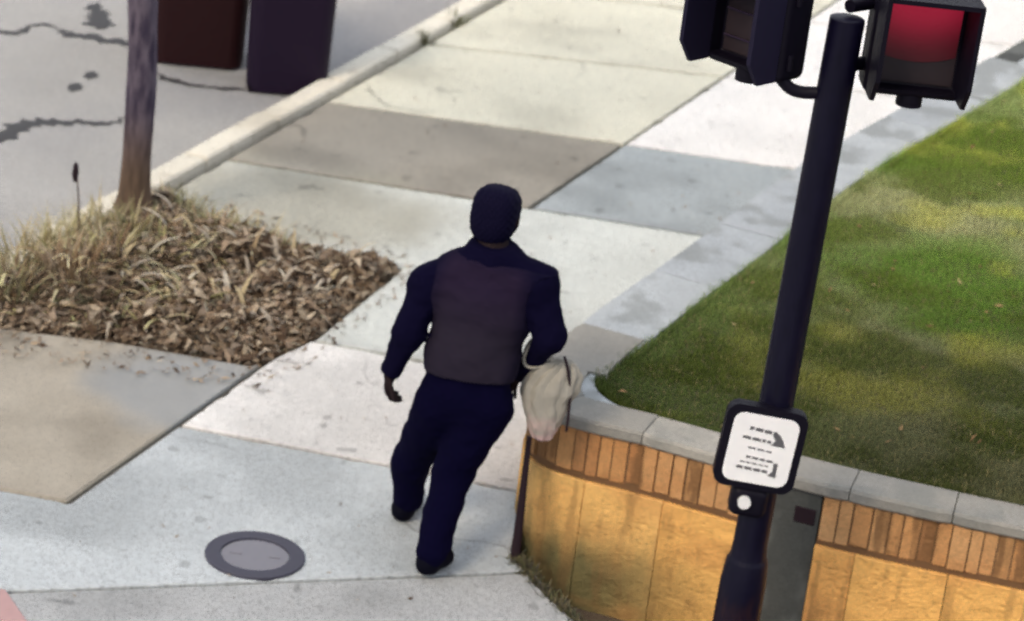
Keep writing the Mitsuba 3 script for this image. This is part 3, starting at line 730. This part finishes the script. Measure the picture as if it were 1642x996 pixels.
# ------------------------------------------------------------------ bins standing in the gutter
def loft(w0, d0, w1, d1, z0, z1, r, n=14):
    rings = []
    for z, w, d in zip(np.linspace(z0, z1, n), np.linspace(w0, w1, n), np.linspace(d0, d1, n)):
        p = np.array(rrect(w, d, r).exterior.coords)[:-1]; rings.append(np.c_[p, np.full(len(p), z)])
    V = np.vstack(rings); m = len(rings[0]); F = []
    for i in range(n - 1):
        for j in range(m):
            a, b = i * m + j, i * m + (j + 1) % m; F += [[a, b, b + m], [a, b + m, a + m]]
    for o, f in ((0, True), ((n - 1) * m, False)):
        for j in range(1, m - 1): F.append([o, o + j + 1, o + j] if f else [o, o + j, o + j + 1])
    me = trimesh.Trimesh(V, F, process=False)
    if me.volume < 0: me.invert()
    return me
def bin_(px, py, ang, w, d, mname, label, wheels):
    k = thing('street_bin', label, 'bin', None)
    o = G(px, py, -.10); ca, sa = math.cos(ang), math.sin(ang)
    M = frame(o, [ca, sa, 0], [-sa, ca, 0], [0, 0, 1])
    z0 = .02
    part(k, 'body', moved(loft(w * .93, d * .9, w, d, z0, .92, .10), M), mname, smooth=40)
    part(k, 'rim', moved(shift(loft(w + .05, d + .05, w + .05, d + .05, .90, .95, .05, 3), [0, 0, 0]), M), mname, smooth=40)
    part(k, 'lid', moved(loft(w + .07, d + .07, w - .02, d - .02, .953, 1.02, .05, 5), M), mname, smooth=40)
    for sy in (-1, 1):
        if wheels:
            wh = trimesh.creation.cylinder(.10, .055, sections=32); wh.apply_transform(trimesh.transformations.rotation_matrix(math.pi / 2, [1, 0, 0]))
            kk = part(k, 'wheel', moved(shift(wh, [w / 2 + .035, sy * (d / 2 - .03), .10]), M), 'm_rubber', smooth=40)
    for sy in (-1, 1):
        part(k, 'foot', moved(shift(rbox(.06, .05, .05, .01), [-w / 2 + .06, sy * (d / 2 - .08), .022]), M), 'm_rubber', smooth=40)
    part(k, 'handle', moved(tube([(w / 2 + .02, -d / 2 + .05, .93), (w / 2 + .09, -d / 2 + .06, .955), (w / 2 + .09, d / 2 - .06, .955), (w / 2 + .02, d / 2 - .05, .93)], .014, 10), M), 'm_rubber', smooth=40)
    return k
bin_(318, 92, .08, .64, .55, 'm_bin_maroon', 'dark maroon bin standing on the road right beside the trunk', False)
bin_(458, 138, .14, .56, .50, 'm_bin_purple', 'dark purple bin against the kerb, right of the maroon bin', False)

# ------------------------------------------------------------------ signal pole, heads, button sign
PY = 10.2
pole = thing('signal_pole', 'dark navy steel signal pole standing in front of the orange wall', 'pole')
pb, pt = D(1180, 996, PY), D(1359, 30, PY); pd = nrm(pt - pb); foot0 = pb - pd * (pb[2] / pd[2])
def at_pole(z): return foot0 + pd * (z / pd[2])
foot = at_pole(LOW)
hs = np.array([LOW, LOW + .02, LOW + .03, .42, .52, .55, .6, 1.5, pt[2]])
rr = np.array([.125, .125, .098, .094, .086, .074, .070, .069, .067])
zz = np.unique(np.r_[np.linspace(LOW, pt[2], 44), hs])
part(pole, 'shaft', tube([at_pole(z) for z in zz], np.interp(zz, hs, rr), 32), 'm_pole', smooth=35)
capm = trimesh.creation.icosphere(3, 1.0); capm.apply_scale([.0635, .0635, .012]); capm.apply_translation(at_pole(pt[2]))
part(pole, 'cap', capm, 'm_pole', smooth=True)
part(pole, 'base_plate', shift(rbox(.36, .36, .025, .008), [foot[0], foot[1], LOW + .0155]), 'm_pole', smooth=40)
for a in range(4):
    an = a * math.pi / 2 + math.pi / 4
    b_ = trimesh.creation.cylinder(.016, .045, sections=6); part(pole, 'bolt', shift(b_, [foot[0] + .2 * math.cos(an), foot[1] + .2 * math.sin(an), LOW + .05]), 'm_dark_brown')

def head_frame(center, az, ):
    """x right, y into the head, z up, front faces -y, turned by az about the vertical"""
    ca, sa = math.cos(az), math.sin(az)
    return frame(center, [ca, sa, 0], [-sa, ca, 0], [0, 0, 1])
def _ring(i):
    t = i / 11; q_ = math.exp(-(t * 1.7) ** 2)
    return (.10 + .22 * t, .04 + .20 * t, (.072 * q_, .0016 * q_, .007 * q_), 'lamp' if i == 0 else 'glow_ring')
RINGS = [_ring(i) for i in range(12)]
def signal_head(center, az, w, h, label, lit):
    k = thing('pedestrian_signal', label, 'pedestrian signal')
    M = head_frame(center, az)
    dp, t = .17, .018
    shell = trimesh.boolean.difference([rbox(w, dp, h, .03), shift(rbox(w - .06, .10, h - .06, .012), [0, -dp / 2 + .02, 0])], engine='manifold')
    part(k, 'housing', moved(shift(shell, [0, dp / 2, 0]), M), 'm_black', smooth=35)
    # hood round top and sides, longer at the top
    L = .17
    side = Polygon([(0, -h / 2 + .01), (0, h / 2 - .005), (-L, h / 2 - .005), (-L, -h / 2 + .10), (-L * .62, -h / 2 + .01)])
    sm = extr(side, t)                                     # in local (y,z) plane
    R_ = np.array([[0, 0, 1, 0], [1, 0, 0, 0], [0, 1, 0, 0], [0, 0, 0, 1.0]])
    for sx in (-1, 1):
        m_ = moved(sm, R_); m_.apply_translation([sx * (w / 2 - .02) - t / 2, 0, 0])
        part(k, 'visor_side', moved(m_, M), 'm_black' if lit else 'm_visor_out')
    tp = trimesh.creation.box([w - .04 - t - .002, L, t]); tp.apply_translation([0, -L / 2, h / 2 - .005 - t / 2])
    part(k, 'visor_top', moved(tp, M), 'm_black')
    ln = rbox(w - .075, .02, h - .08, .006); ln.apply_translation([0, .075, 0])
    part(k, 'lens', moved(ln, M), 'm_lens_dark', smooth=35)
    if lit:
        # a wide lamp: bright middle and dimmer self-lit rings that paint its fading glow
        rects = sbox(-(w - .09) / 2, -h * .32, (w - .09) / 2, h / 2 - .045)
        prev = None
        for n_, (rx, rz, rad, nm) in enumerate(RINGS):
            disc = affinity.translate(affinity.scale(shapely.Point(0, 0).buffer(1, quad_segs=16), rx, rz), -.01, h * .36).intersection(rects)
            shp = disc if prev is None else disc.difference(prev.buffer(.0002))
            prev = disc
            shp = shp if shp.geom_type == 'Polygon' else max(shp.geoms, key=lambda g: g.area)
            me = moved(extr(shp, .014 - n_ * .0006), np.array([[1, 0, 0, 0], [0, 0, -1, 0], [0, 1, 0, 0], [0, 0, 0, 1.0]])); me.apply_translation([0, .066, 0])
            kk = part(k, nm, moved(me, M), 'm_lens_red_off', label='lit red lamp of the signal' if n_ == 0 else None)
            scene[kk]['emitter'] = {'type': 'area', 'radiance': {'type': 'rgb', 'value': list(rad)}}
    else:
        for q_ in (-1, 0, 1):
            lo = trimesh.creation.box([w - .09, .006, .006]); lo.apply_translation([0, .055, q_ * h * .25]); part(k, 'louvre', moved(lo, M), 'm_visor_in')
    la = trimesh.creation.cylinder(.05, .06, sections=24); la.apply_translation([0, .06, -h / 2 - .012]); part(k, 'bottom_boss', moved(la, M), 'm_black', smooth=35)
    for q_ in (-1, 1):
        hg = trimesh.creation.cylinder(.012, .06, sections=12); hg.apply_translation([w / 2 + .006, .05, q_ * h * .3]); part(k, 'hinge', moved(hg, M), 'm_black', smooth=35)
    return k, M
cR = D(1478, 72, PY + .02); kR, MR = signal_head(cR, .06, .385, .43, 'pedestrian signal with glowing red top, right of the pole', True)
cL = D(1198, 30, PY + .05); kL, ML = signal_head(cL, -.72, .37, .42, 'dark pedestrian signal turned away, left of the pole top', False)
zb = D(1340, 150, PY)[2]
bL = (ML @ [0, .08, -.22, 1])[:3]
part(kL, 'bracket', tube(spline([bL, D(1250, 122, PY), D(1268, 142, PY), D(1305, 149, PY), at_pole(zb)], 24), .024, 14), 'm_black', smooth=35)
br = (MR @ [-.18, .10, .12, 1])[:3]; part(kR, 'bracket', tube([br, (br + at_pole(br[2])) / 2, at_pole(br[2])], .026, 12), 'm_black', smooth=35)
br = (MR @ [-.18, .10, -.12, 1])[:3]; part(kR, 'bracket', tube([br, (br + at_pole(br[2])) / 2, at_pole(br[2])], .026, 12), 'm_black', smooth=35)

k = thing('button_sign', 'white rounded crossing sign with arrow on a black housing on the pole', 'sign')
so = D(1220, 722, PY - .11)
xz = nrm(np.array([1, .03, -.075])); zz_ = nrm(pd - xz * (pd @ xz)); yz_ = np.cross(zz_, xz)
MS = frame(so, xz, yz_, zz_)
FLAT = np.array([[1, 0, 0, 0], [0, 0, -1, 0], [0, 1, 0, 0], [0, 0, 0, 1.0]])     # local xy drawing -> xz, extruded towards the viewer (-y)
def on_sign(poly, depth, y, name, m, **kw):
    me = moved(extr(poly, depth), FLAT); me.apply_translation([0, y, 0]); part(k, name, moved(me, MS), m, **kw)
on_sign(rrect(.325, .355, .05), .055, .060, 'housing', 'm_black', smooth=35)
on_sign(rrect(.262, .295, .042), .006, .0045, 'plate', 'm_plate', smooth=35)
def bar(cx, cy, w, h, rot=0): return affinity.translate(affinity.rotate(sbox(-w / 2, -h / 2, w / 2, h / 2), rot), cx, cy)
def words(x0, x1, y0, y1, h, seed):
    r = random.Random(seed); x = x0
    while x < x1 - .01:
        L = min(r.uniform(.014, .034), x1 - x); t = (x + L / 2 - x0) / (x1 - x0)
        on_sign(bar(x + L / 2, y0 + (y1 - y0) * t, L, h, -3), .0012, -.0016, 'print_word', 'm_print'); x += L + .006
words(-.062, .050, .088, .080, .015, 1); words(-.082, .036, .046, .040, .013, 2)
on_sign(Polygon([(.036, .086), (.058, .080), (.078, .056), (.092, .026), (.034, .028), (.048, .052), (.034, .068)]), .0012, -.0016, 'arrow', 'm_print')
words(-.052, .060, .004, -.002, .007, 6); words(-.052, .062, -.036, -.042, .010, 3); words(-.070, .050, -.060, -.064, .007, 4); words(-.080, .045, -.084, -.088, .013, 5)
on_sign(Polygon([(.062, -.045), (.080, -.045), (.082, -.108), (.048, -.104), (.064, -.082)]), .0012, -.0016, 'print_mark', 'm_print')
on_sign(rrect(.15, .16, .03), .05, .058, 'button_box', 'm_black', smooth=35) if False else None
bt = D(1193, 803, PY - .1); bc = trimesh.creation.cylinder(.026, .03, sections=32); bc.apply_transform(trimesh.transformations.rotation_matrix(math.pi / 2, [1, 0, 0])); bc.apply_translation(bt + [0, -.01, 0])
part(k, 'button', bc, 'm_steel', smooth=35)
bb = moved(rbox(.15, .11, .13, .03), frame(bt + [.02, .05, -.01], xz, yz_, zz_)); part(k, 'button_housing', bb, 'm_black', smooth=35)

# ------------------------------------------------------------------ the person (implicit surfaces -> meshes)
def cap(a, b, ra, rb):
    a, b = np.asarray(a, np.float32), np.asarray(b, np.float32)
    def f(p):
        ab = b - a; h = np.clip(((p - a) @ ab) / (ab @ ab), 0, 1)
        return np.linalg.norm(p - a - h[..., None] * ab, axis=-1) - (ra + (rb - ra) * h)
    return f
def ell(c, axes, rad):
    A = np.asarray(axes, np.float32).T; c = np.asarray(c, np.float32); rad = np.asarray(rad, np.float32)
    def f(p):
        q_ = (p - c) @ A; k0 = np.linalg.norm(q_ / rad, axis=-1); k1 = np.linalg.norm(q_ / rad ** 2, axis=-1)
        return k0 * (k0 - 1) / np.maximum(k1, 1e-6)
    return f
def smin(ds, kk):
    d = ds[0]
    for e in ds[1:]:
        h = np.clip(.5 + .5 * (e - d) / kk, 0, 1); d = e + (d - e) * h - kk * h * (1 - h)
    return d
def nets(fn, lo, hi, h):
    lo, hi = np.asarray(lo, float), np.asarray(hi, float); n = np.ceil((hi - lo) / h).astype(int) + 1
    ax = [lo[i] + h * np.arange(n[i]) for i in range(3)]
    val = np.empty(n, np.float32)
    for i in range(n[0]):
        g = np.stack(np.meshgrid([ax[0][i]], ax[1], ax[2], indexing='ij'), -1).astype(np.float32)[0]; val[i] = fn(g)
    ins = val < 0
    corners = [(a, b, c) for a in (0, 1) for b in (0, 1) for c in (0, 1)]
    cnt = sum(ins[a:n[0] - 1 + a, b:n[1] - 1 + b, c:n[2] - 1 + c].astype(np.int8) for a, b, c in corners)
    act = (cnt > 0) & (cnt < 8); ci = np.argwhere(act); vid = -np.ones(act.shape, int); vid[act] = np.arange(len(ci))
    acc, num = np.zeros((len(ci), 3)), np.zeros(len(ci))
    for a in corners:
        for d in range(3):
            if a[d]: continue
            b = list(a); b[d] = 1
            va, vb = val[tuple((ci + a).T)], val[tuple((ci + b).T)]
            m = (va < 0) != (vb < 0); t = np.where(m, va / np.where(m, va - vb, 1), 0)
            pt_ = ci + np.array(a) + t[:, None] * (np.array(b) - a); acc[m] += pt_[m]; num[m] += 1
    V = lo + h * acc / num[:, None]; F = []
    for d in range(3):
        e = [0, 0, 0]; e[d] = 1; u, w = [(1, 2), (2, 0), (0, 1)][d]
        A_ = ins[:n[0] - e[0], :n[1] - e[1], :n[2] - e[2]]; B_ = ins[e[0]:, e[1]:, e[2]:]
        ix = np.argwhere(A_ != B_); ix = ix[(ix[:, u] > 0) & (ix[:, w] > 0)]
        ix = ix[(ix[:, u] < n[u] - 1) & (ix[:, w] < n[w] - 1)]
        du, dw = np.zeros(3, int), np.zeros(3, int); du[u] = 1; dw[w] = 1
        q_ = np.stack([vid[tuple((ix - du - dw).T)], vid[tuple((ix - dw).T)], vid[tuple(ix.T)], vid[tuple((ix - du).T)]], 1)
        fl = ~A_[tuple(ix.T)]; q_[fl] = q_[fl][:, ::-1]; F.append(q_)
    F = np.vstack(F)
    return trimesh.Trimesh(V, np.vstack([F[:, [0, 1, 2]], F[:, [0, 2, 3]]]), process=False)

def person():
    K = thing('person', 'person in dark navy clothes walking away along the pavement with a bag', 'person')
    fw = nrm([.26, .965, 0]); lf = np.array([-fw[1], fw[0], 0]); up = np.array([0, 0, 1.0])
    pel = D(742, 632, 10.98)
    Lhip, Rhip = D(706, 650, 11.00), D(782, 650, 10.95)
    Lkn, Lan = D(660, 738, 11.20), D(646, 812, 11.27)
    Rkn, Ran = D(724, 762, 10.95), D(684, 878, 10.80)
    Lheel, Rheel = G(640, 838), G(676, 932)
    Lan = np.r_[Lheel[:2] + fw[:2] * .05 + [.012, 0], .10]; Ran = np.r_[Rheel[:2] + fw[:2] * .06 + [.012, 0], .115]
    neck, head = D(791, 398, 11.07), D(795, 346, 11.12)
    Lsh, Rsh = D(690, 457, 11.06), D(862, 456, 11.00)
    Lel, Lwr = D(656, 532, 10.99), D(627, 594, 11.03)
    Rel, Rwr = D(882, 540, 10.94), D(836, 598, 11.13)
    chest = D(776, 490, 11.03); belly = D(757, 570, 11.0)
    sp = nrm(neck - pel); lat = nrm(lf - sp * (lf @ sp)); fr = np.cross(lat, sp); fr = fr if fr @ fw > 0 else -fr
    axes = np.stack([lat, fr, sp])
    hup = nrm(sp * .8 + up * .4 + fw * .02); hl = nrm(lat - hup * (lat @ hup)); hf = np.cross(hl, hup); hf = hf if hf @ fw > 0 else -hf
    haxes = np.stack([hl, hf, hup])
    def torso(o): return [ell(chest, axes, (.212 + o, .140 + o, .20 + o)), ell(belly, axes, (.198 + o, .140 + o, .20 + o)), ell(pel, axes, (.178 + o, .130 + o, .135 + o)), cap(Lsh, Rsh, .072 + o, .072 + o),
                          cap(neck - sp * .06, neck + sp * .03, .092 + o, .072 + o), cap(neck - sp * .045, Lsh, .086 + o, .080 + o), cap(neck - sp * .045, Rsh, .086 + o, .080 + o)]
    def arms(o): return [cap(Lsh, Lel, .078 + o, .060 + o), cap(Lel, Lwr, .058 + o, .044 + o), cap(Rsh, Rel, .080 + o, .063 + o), cap(Rel, Rwr, .057 + o, .041 + o)]
    def legs(o): return [cap(Lhip, Lkn, .104 + o, .073 + o), cap(Lkn, Lan, .071 + o, .054 + o), cap(Rhip, Rkn, .106 + o, .075 + o), cap(Rkn, Ran, .073 + o, .056 + o)]
    all_ = np.array([pel, Lhip, Rhip, Lkn, Lan, Rkn, Ran, neck, head, Lsh, Rsh, Lel, Lwr, Rel, Rwr])
    lo, hi = all_.min(0) - .2, all_.max(0) + .2
    # --- body: head, neck, limbs in one surface
    hc = head + hup * .012
    headp = [ell(hc + hf * -.006, haxes, (.086, .100, .108)), ell(hc + hf * .030 - hup * .058, haxes, (.066, .068, .070)), ell(hc + hf * .085 - hup * .030, haxes, (.013, .022, .026)),
             ell(hc + hf * .078 - hup * .066, haxes, (.026, .014, .011)), ell(hc + hf * .07 - hup * .102, haxes, (.026, .024, .020)), ell(hc + hf * .086 + hup * .022, haxes, (.052, .012, .010)),
             cap(neck - sp * .05, hc - hup * .05, .070, .066)]
    ears = [ell(hc + hl * (s_ * .096) - hf * .006 - hup * .020, haxes, (.012, .022, .034)) for s_ in (-1, 1)]
    def body(p):
        d = smin([f(p) for f in torso(-.02) + arms(-.014) + legs(-.014)], .03)
        d = smin([d] + [f(p) for f in headp], .016)
        for s_ in (-1, 1): 
            e = np.linalg.norm(p - (hc + hl * (s_ * .031) + hf * .094 - hup * .004).astype(np.float32), axis=-1) - .013; d = np.maximum(d, -e)
        return smin([d] + [f(p) for f in ears], .006)
    bm = nets(body, lo, hi, .010)
    # hands: palm + five fingers each, relaxed curl (left) / closed (right)
    def hand(wr, dirn, palmn, thumb_side, curl):
        dn = nrm(dirn); pn = nrm(palmn - dn * (palmn @ dn)); sd = np.cross(dn, pn) * thumb_side
        fs = [ell(wr + dn * .055, np.stack([sd, dn, pn]), (.042, .056, .020)), cap(wr - dn * .06, wr + dn * .02, .034, .028)]
        for i, (o, L) in enumerate(((.030, .074), (.010, .082), (-.011, .076), (-.031, .060))):
            p = wr + dn * .095 + sd * o; d = dn.copy(); rad = .0095
            for j, fr_ in enumerate((.45, .32, .23)):
                a = curl * (.8 if j == 0 else 1.0); d = nrm(d * math.cos(a) + np.cross(np.cross(d, pn), d) * math.sin(a)); q_ = p + d * L * fr_
                fs.append(cap(p, q_, rad, rad - .0008)); p = q_; rad -= .0008
        p = wr + dn * .03 + sd * .034; d = nrm(sd * .8 + dn * .6 + pn * .3)
        for L in (.038, .030, .024):
            q_ = p + d * L; fs.append(cap(p, q_, .0115, .010)); p = q_; d = nrm(d * .8 + dn * .4 + pn * .25)
        pal = fs[:2]; fing = fs[2:]
        def f(p_): 
            d_ = smin([g(p_) for g in pal], .015)
            for g in fing: d_ = smin([d_, g(p_)], .005)
            return d_
        c_ = wr + dn * .06
        return nets(f, c_ - .15, c_ + .15, .0045)
    hL = hand(Lwr, D(618, 640, 11.04) - Lwr, -lf * .9 + fw * .3, 1, .85)
    hR = hand(Rwr, D(808, 622, 11.22) - Rwr, lf * .2 - up * .9, -1, .8)
    part(K, 'body', cat([bm, hL, hR]), 'm_skin', smooth=True)
    for s_ in (-1, 1):
        e = trimesh.creation.icosphere(2, .0115); e.apply_translation(hc + hl * (s_ * .031) + hf * .084 - hup * .004); part(K, 'eye', e, 'm_eye', smooth=True)
    # --- hair: cap over back, top and sides
    def hair(p):
        qh = np.abs((p - (hc + hf * -.010 + hup * .006).astype(np.float32)) @ haxes.T.astype(np.float32)) / np.array([.099, .112, .115], np.float32)
        d = smin([((qh ** 2.9).sum(-1) ** (1 / 2.9) - 1) * .1, ell(hc - hf * .03 - hup * .06, haxes, (.081, .076, .090))(p)], .02)
        q_ = p - hc.astype(np.float32); y, z = q_ @ hf.astype(np.float32), q_ @ hup.astype(np.float32); x = np.abs(q_ @ hl.astype(np.float32))
        cutp = np.maximum(y * .9 - .045 - z * .42, -z - .105 + y * .1)
        d = d + .004 * np.sin(q_[..., 0] * 260) * np.sin(q_[..., 2] * 190 + 1) * .8
        return np.maximum(d, cutp)
    part(K, 'hair', nets(hair, hc - .17, hc + .17, .006), 'm_hair', label='short dark hair', smooth=True)
    # --- clothes
    def folds(p, s_, amp, sd):
        return amp * (meshkit.fbm(np.asarray(p, float) * s_, 3, sd) - .5).astype(np.float32)
    hem = D(757, 612, 10.9); hemn = nrm(sp + lat * .10)
    nk = neck + sp * .028; nkn = nrm(sp - fr * .25)
    def shirt(p):
        d = smin([f(p) for f in torso(.004)], .05)
        d = smin([d] + [f(p) for f in arms(.005)], .035)
        d = d + folds(p, (9, 9, 7), .030, 3) + folds(p, (20, 20, 30), .013, 5)
        c_ = np.maximum(-((p - hem + sp * .0) @ hemn), (p - nk) @ nkn)
        # cuffs
        for w_, e in ((Lwr, Lel), (Rwr, Rel)):
            dd = nrm(w_ - e); near = np.linalg.norm(p - w_, axis=-1) < .14; cc = (p - (w_ + dd * .012)) @ dd; c_ = np.where(near, cc, c_)
        # arms hang lower than the hem: keep the clip to the trunk
        da = smin([f(p) for f in arms(.012)], .02)
        c2 = np.where(da < .02, -1, c_)
        for w_, e in ((Lwr, Lel), (Rwr, Rel)):
            dd = nrm(w_ - e); near = np.linalg.norm(p - w_, axis=-1) < .14; cc = (p - (w_ + dd * .012)) @ dd; c2 = np.where(near, np.maximum(c2, cc), c2)
        return np.maximum(d, c2)
    part(K, 'shirt', nets(shirt, lo, hi, .010), 'm_shirt', label='dark navy long sleeved top', smooth=True)
    def vest(p):
        d = smin([f(p) for f in torso(.014)], .05) + folds(p, (7, 7, 9), .026, 8) + folds(p, (15, 15, 26), .013, 9)
        q_ = p - chest; x, y, z = q_ @ lat, q_ @ fr, q_ @ sp
        arm = np.sqrt((np.abs(x) - .285) ** 2 + (np.minimum(z - .03, 0) * .35) ** 2 * 0 + ((z - .055) * .55) ** 2) - .085
        c_ = np.maximum(-((p - hem - sp * .006) @ hemn), (p - neck + sp * .03) @ nrm(sp - fr * .15))
        return np.maximum(np.maximum(d, c_), -np.where(z > -.25, arm, 1))
    vm = nets(vest, lo, hi, .010)
    qv = vm.vertices - chest; xv, zv = np.abs(qv @ lat), qv @ sp
    w1 = np.clip((.235 - .10 * np.clip(zv, 0, 1) - xv) / .08, 0, 1) * np.clip((.26 - zv) / .09, 0, 1); up_ = np.clip((zv + .12) / .22, 0, 1)[:, None]
    tone = np.array([.0185, .0145, .026]) * (1 - up_) + np.array([.0155, .0095, .026]) * up_
    vcol = np.array([.0030, .0022, .015]) + (tone - np.array([.0030, .0022, .015])) * w1[:, None]
    part(K, 'back_panel', vm, 'm_vest', color=vcol, label='dark grey purple panel across the back', smooth=True)
    wst = hem + sp * .02
    def trousers(p):
        d = smin([f(p) for f in legs(.012)], .035)
        d = smin([d, torso(.006)[2](p), torso(.0)[1](p)], .04) + folds(p, (9, 9, 8), .030, 12) + folds(p, (18, 18, 28), .014, 13)
        c_ = np.maximum((p - wst) @ hemn, .045 - p[..., 2])
        return np.maximum(d, c_)
    part(K, 'trousers', nets(trousers, lo, hi, .010), 'm_trousers', label='dark navy trousers', smooth=True)
    for hl_, an, pit in ((Lheel, Lan, 0.0), (Rheel, Ran, .10)):
        f2 = nrm(fw + lf * (.06 if hl_ is Lheel else -.10)); l2 = np.array([-f2[1], f2[0], 0]); o = np.r_[hl_[:2], .0]
        fu = nrm(f2 - up * pit); uu = np.cross(l2, fu) * -1; uu = uu if uu[2] > 0 else -uu
        rise = .235 * pit
        def shoe(p, o=o, fu=fu, l2=l2, uu=uu, rise=rise):
            b_ = o + up * (.0 + rise)
            A3 = np.stack([l2, fu, uu])
            d = smin([ell(b_ + fu * .045 + uu * .045, A3, (.042, .060, .052))(p), ell(b_ + fu * .185 + uu * .030, A3, (.050, .088, .040))(p), cap(b_ + fu * .05 + uu * .04, b_ + fu * .2 + uu * .03, .044, .038)(p), cap(b_ + fu * .05 + uu * .06, an + up * .02, .045, .046)(p)], .03)
            return np.maximum(d, .006 - (p - b_) @ uu)
        c_ = o + f2 * .12 + up * .05
        part(K, 'shoe', nets(shoe, c_ - [.26, .26, .12], c_ + [.26, .26, .16], .008), 'm_shoe', smooth=40)
    # --- the bag, hanging from the bent right forearm
    B = thing('carrier_bag', 'pale grey carrier bag hanging from the right arm of the person', 'bag')
    hang = Rel * .55 + Rwr * .45
    top = hang + np.array([.02, 0, -.03]); cb = D(878, 650, hang[1] - .02)
    Hh = .37; ztop = D(880, 570, hang[1])[2]; zbot = D(884, 706, hang[1])[2]
    n, m = 60, 120; V = []
    for i in range(n):
        t = i / (n - 1); z = ztop + (zbot - ztop) * t
        w_ = np.interp(t, [0, .06, .18, .36, .62, .85, .95, 1], [.022, .055, .094, .110, .090, .062, .045, .015]); d_ = np.interp(t, [0, .1, .4, .8, .95, 1], [.02, .03, .06, .065, .05, .015])
        cx_ = D(np.interp(t, [0, .5, 1], [884, 874, 886]), 640, hang[1])[0] + np.interp(t, [0, 1], [.028, -.022])
        for j in range(m):
            a = 2 * math.pi * j / m; r_ = 1 + .22 * abs(math.sin(a * 5 + 2.2 * math.sin(t * 5) + t * 2)) * (1.15 - t) - .06 + .10 * abs(math.sin(a * 3 - t * 7 + 1)) * t + .42 * (float(meshkit.fbm(np.array([[math.cos(a) * 2.4, math.sin(a) * 2.4, t * 3.5]]), 4, 3)[0]) - .5) + .05 * math.sin(a * 9 + t * 2) * (1 - t)
            V.append([cx_ + w_ * r_ * math.cos(a), hang[1] - .01 + d_ * r_ * math.sin(a), z])
    F = []
    for i in range(n - 1):
        for j in range(m): a, b = i * m + j, i * m + (j + 1) % m; F += [[a, b + m, b], [a, a + m, b + m]]
    V += [list(np.mean(V[:m], 0)), list(np.mean(V[-m:], 0))]
    for j in range(m): F += [[n * m, j, (j + 1) % m], [n * m + 1, (n - 1) * m + (j + 1) % m, (n - 1) * m + j]]
    part(B, 'sack', trimesh.Trimesh(V, F, process=False), 'm_bag', smooth=True)
    tc = np.mean(V[:m], 0)
    for s_ in (-1, 1):
        part(B, 'handle', tube(spline([tc + [-.04, s_ * .012, -.02], hang + [-.05, s_ * .02, .0], hang + [0.0, s_ * .02, .07], hang + [.055, s_ * .02, .0], tc + [.045, s_ * .012, -.02]], 24), .008, 8), 'm_bag', smooth=True)
    y_ = hang[1] - .05
    part(B, 'strap', tube(spline([D(905, 572, y_), D(913, 610, y_), D(913, 650, y_), D(908, 692, y_)], 16), .006, 8), 'm_dark_brown', label='thin dark strap along the right side of the bag', smooth=True)
person()
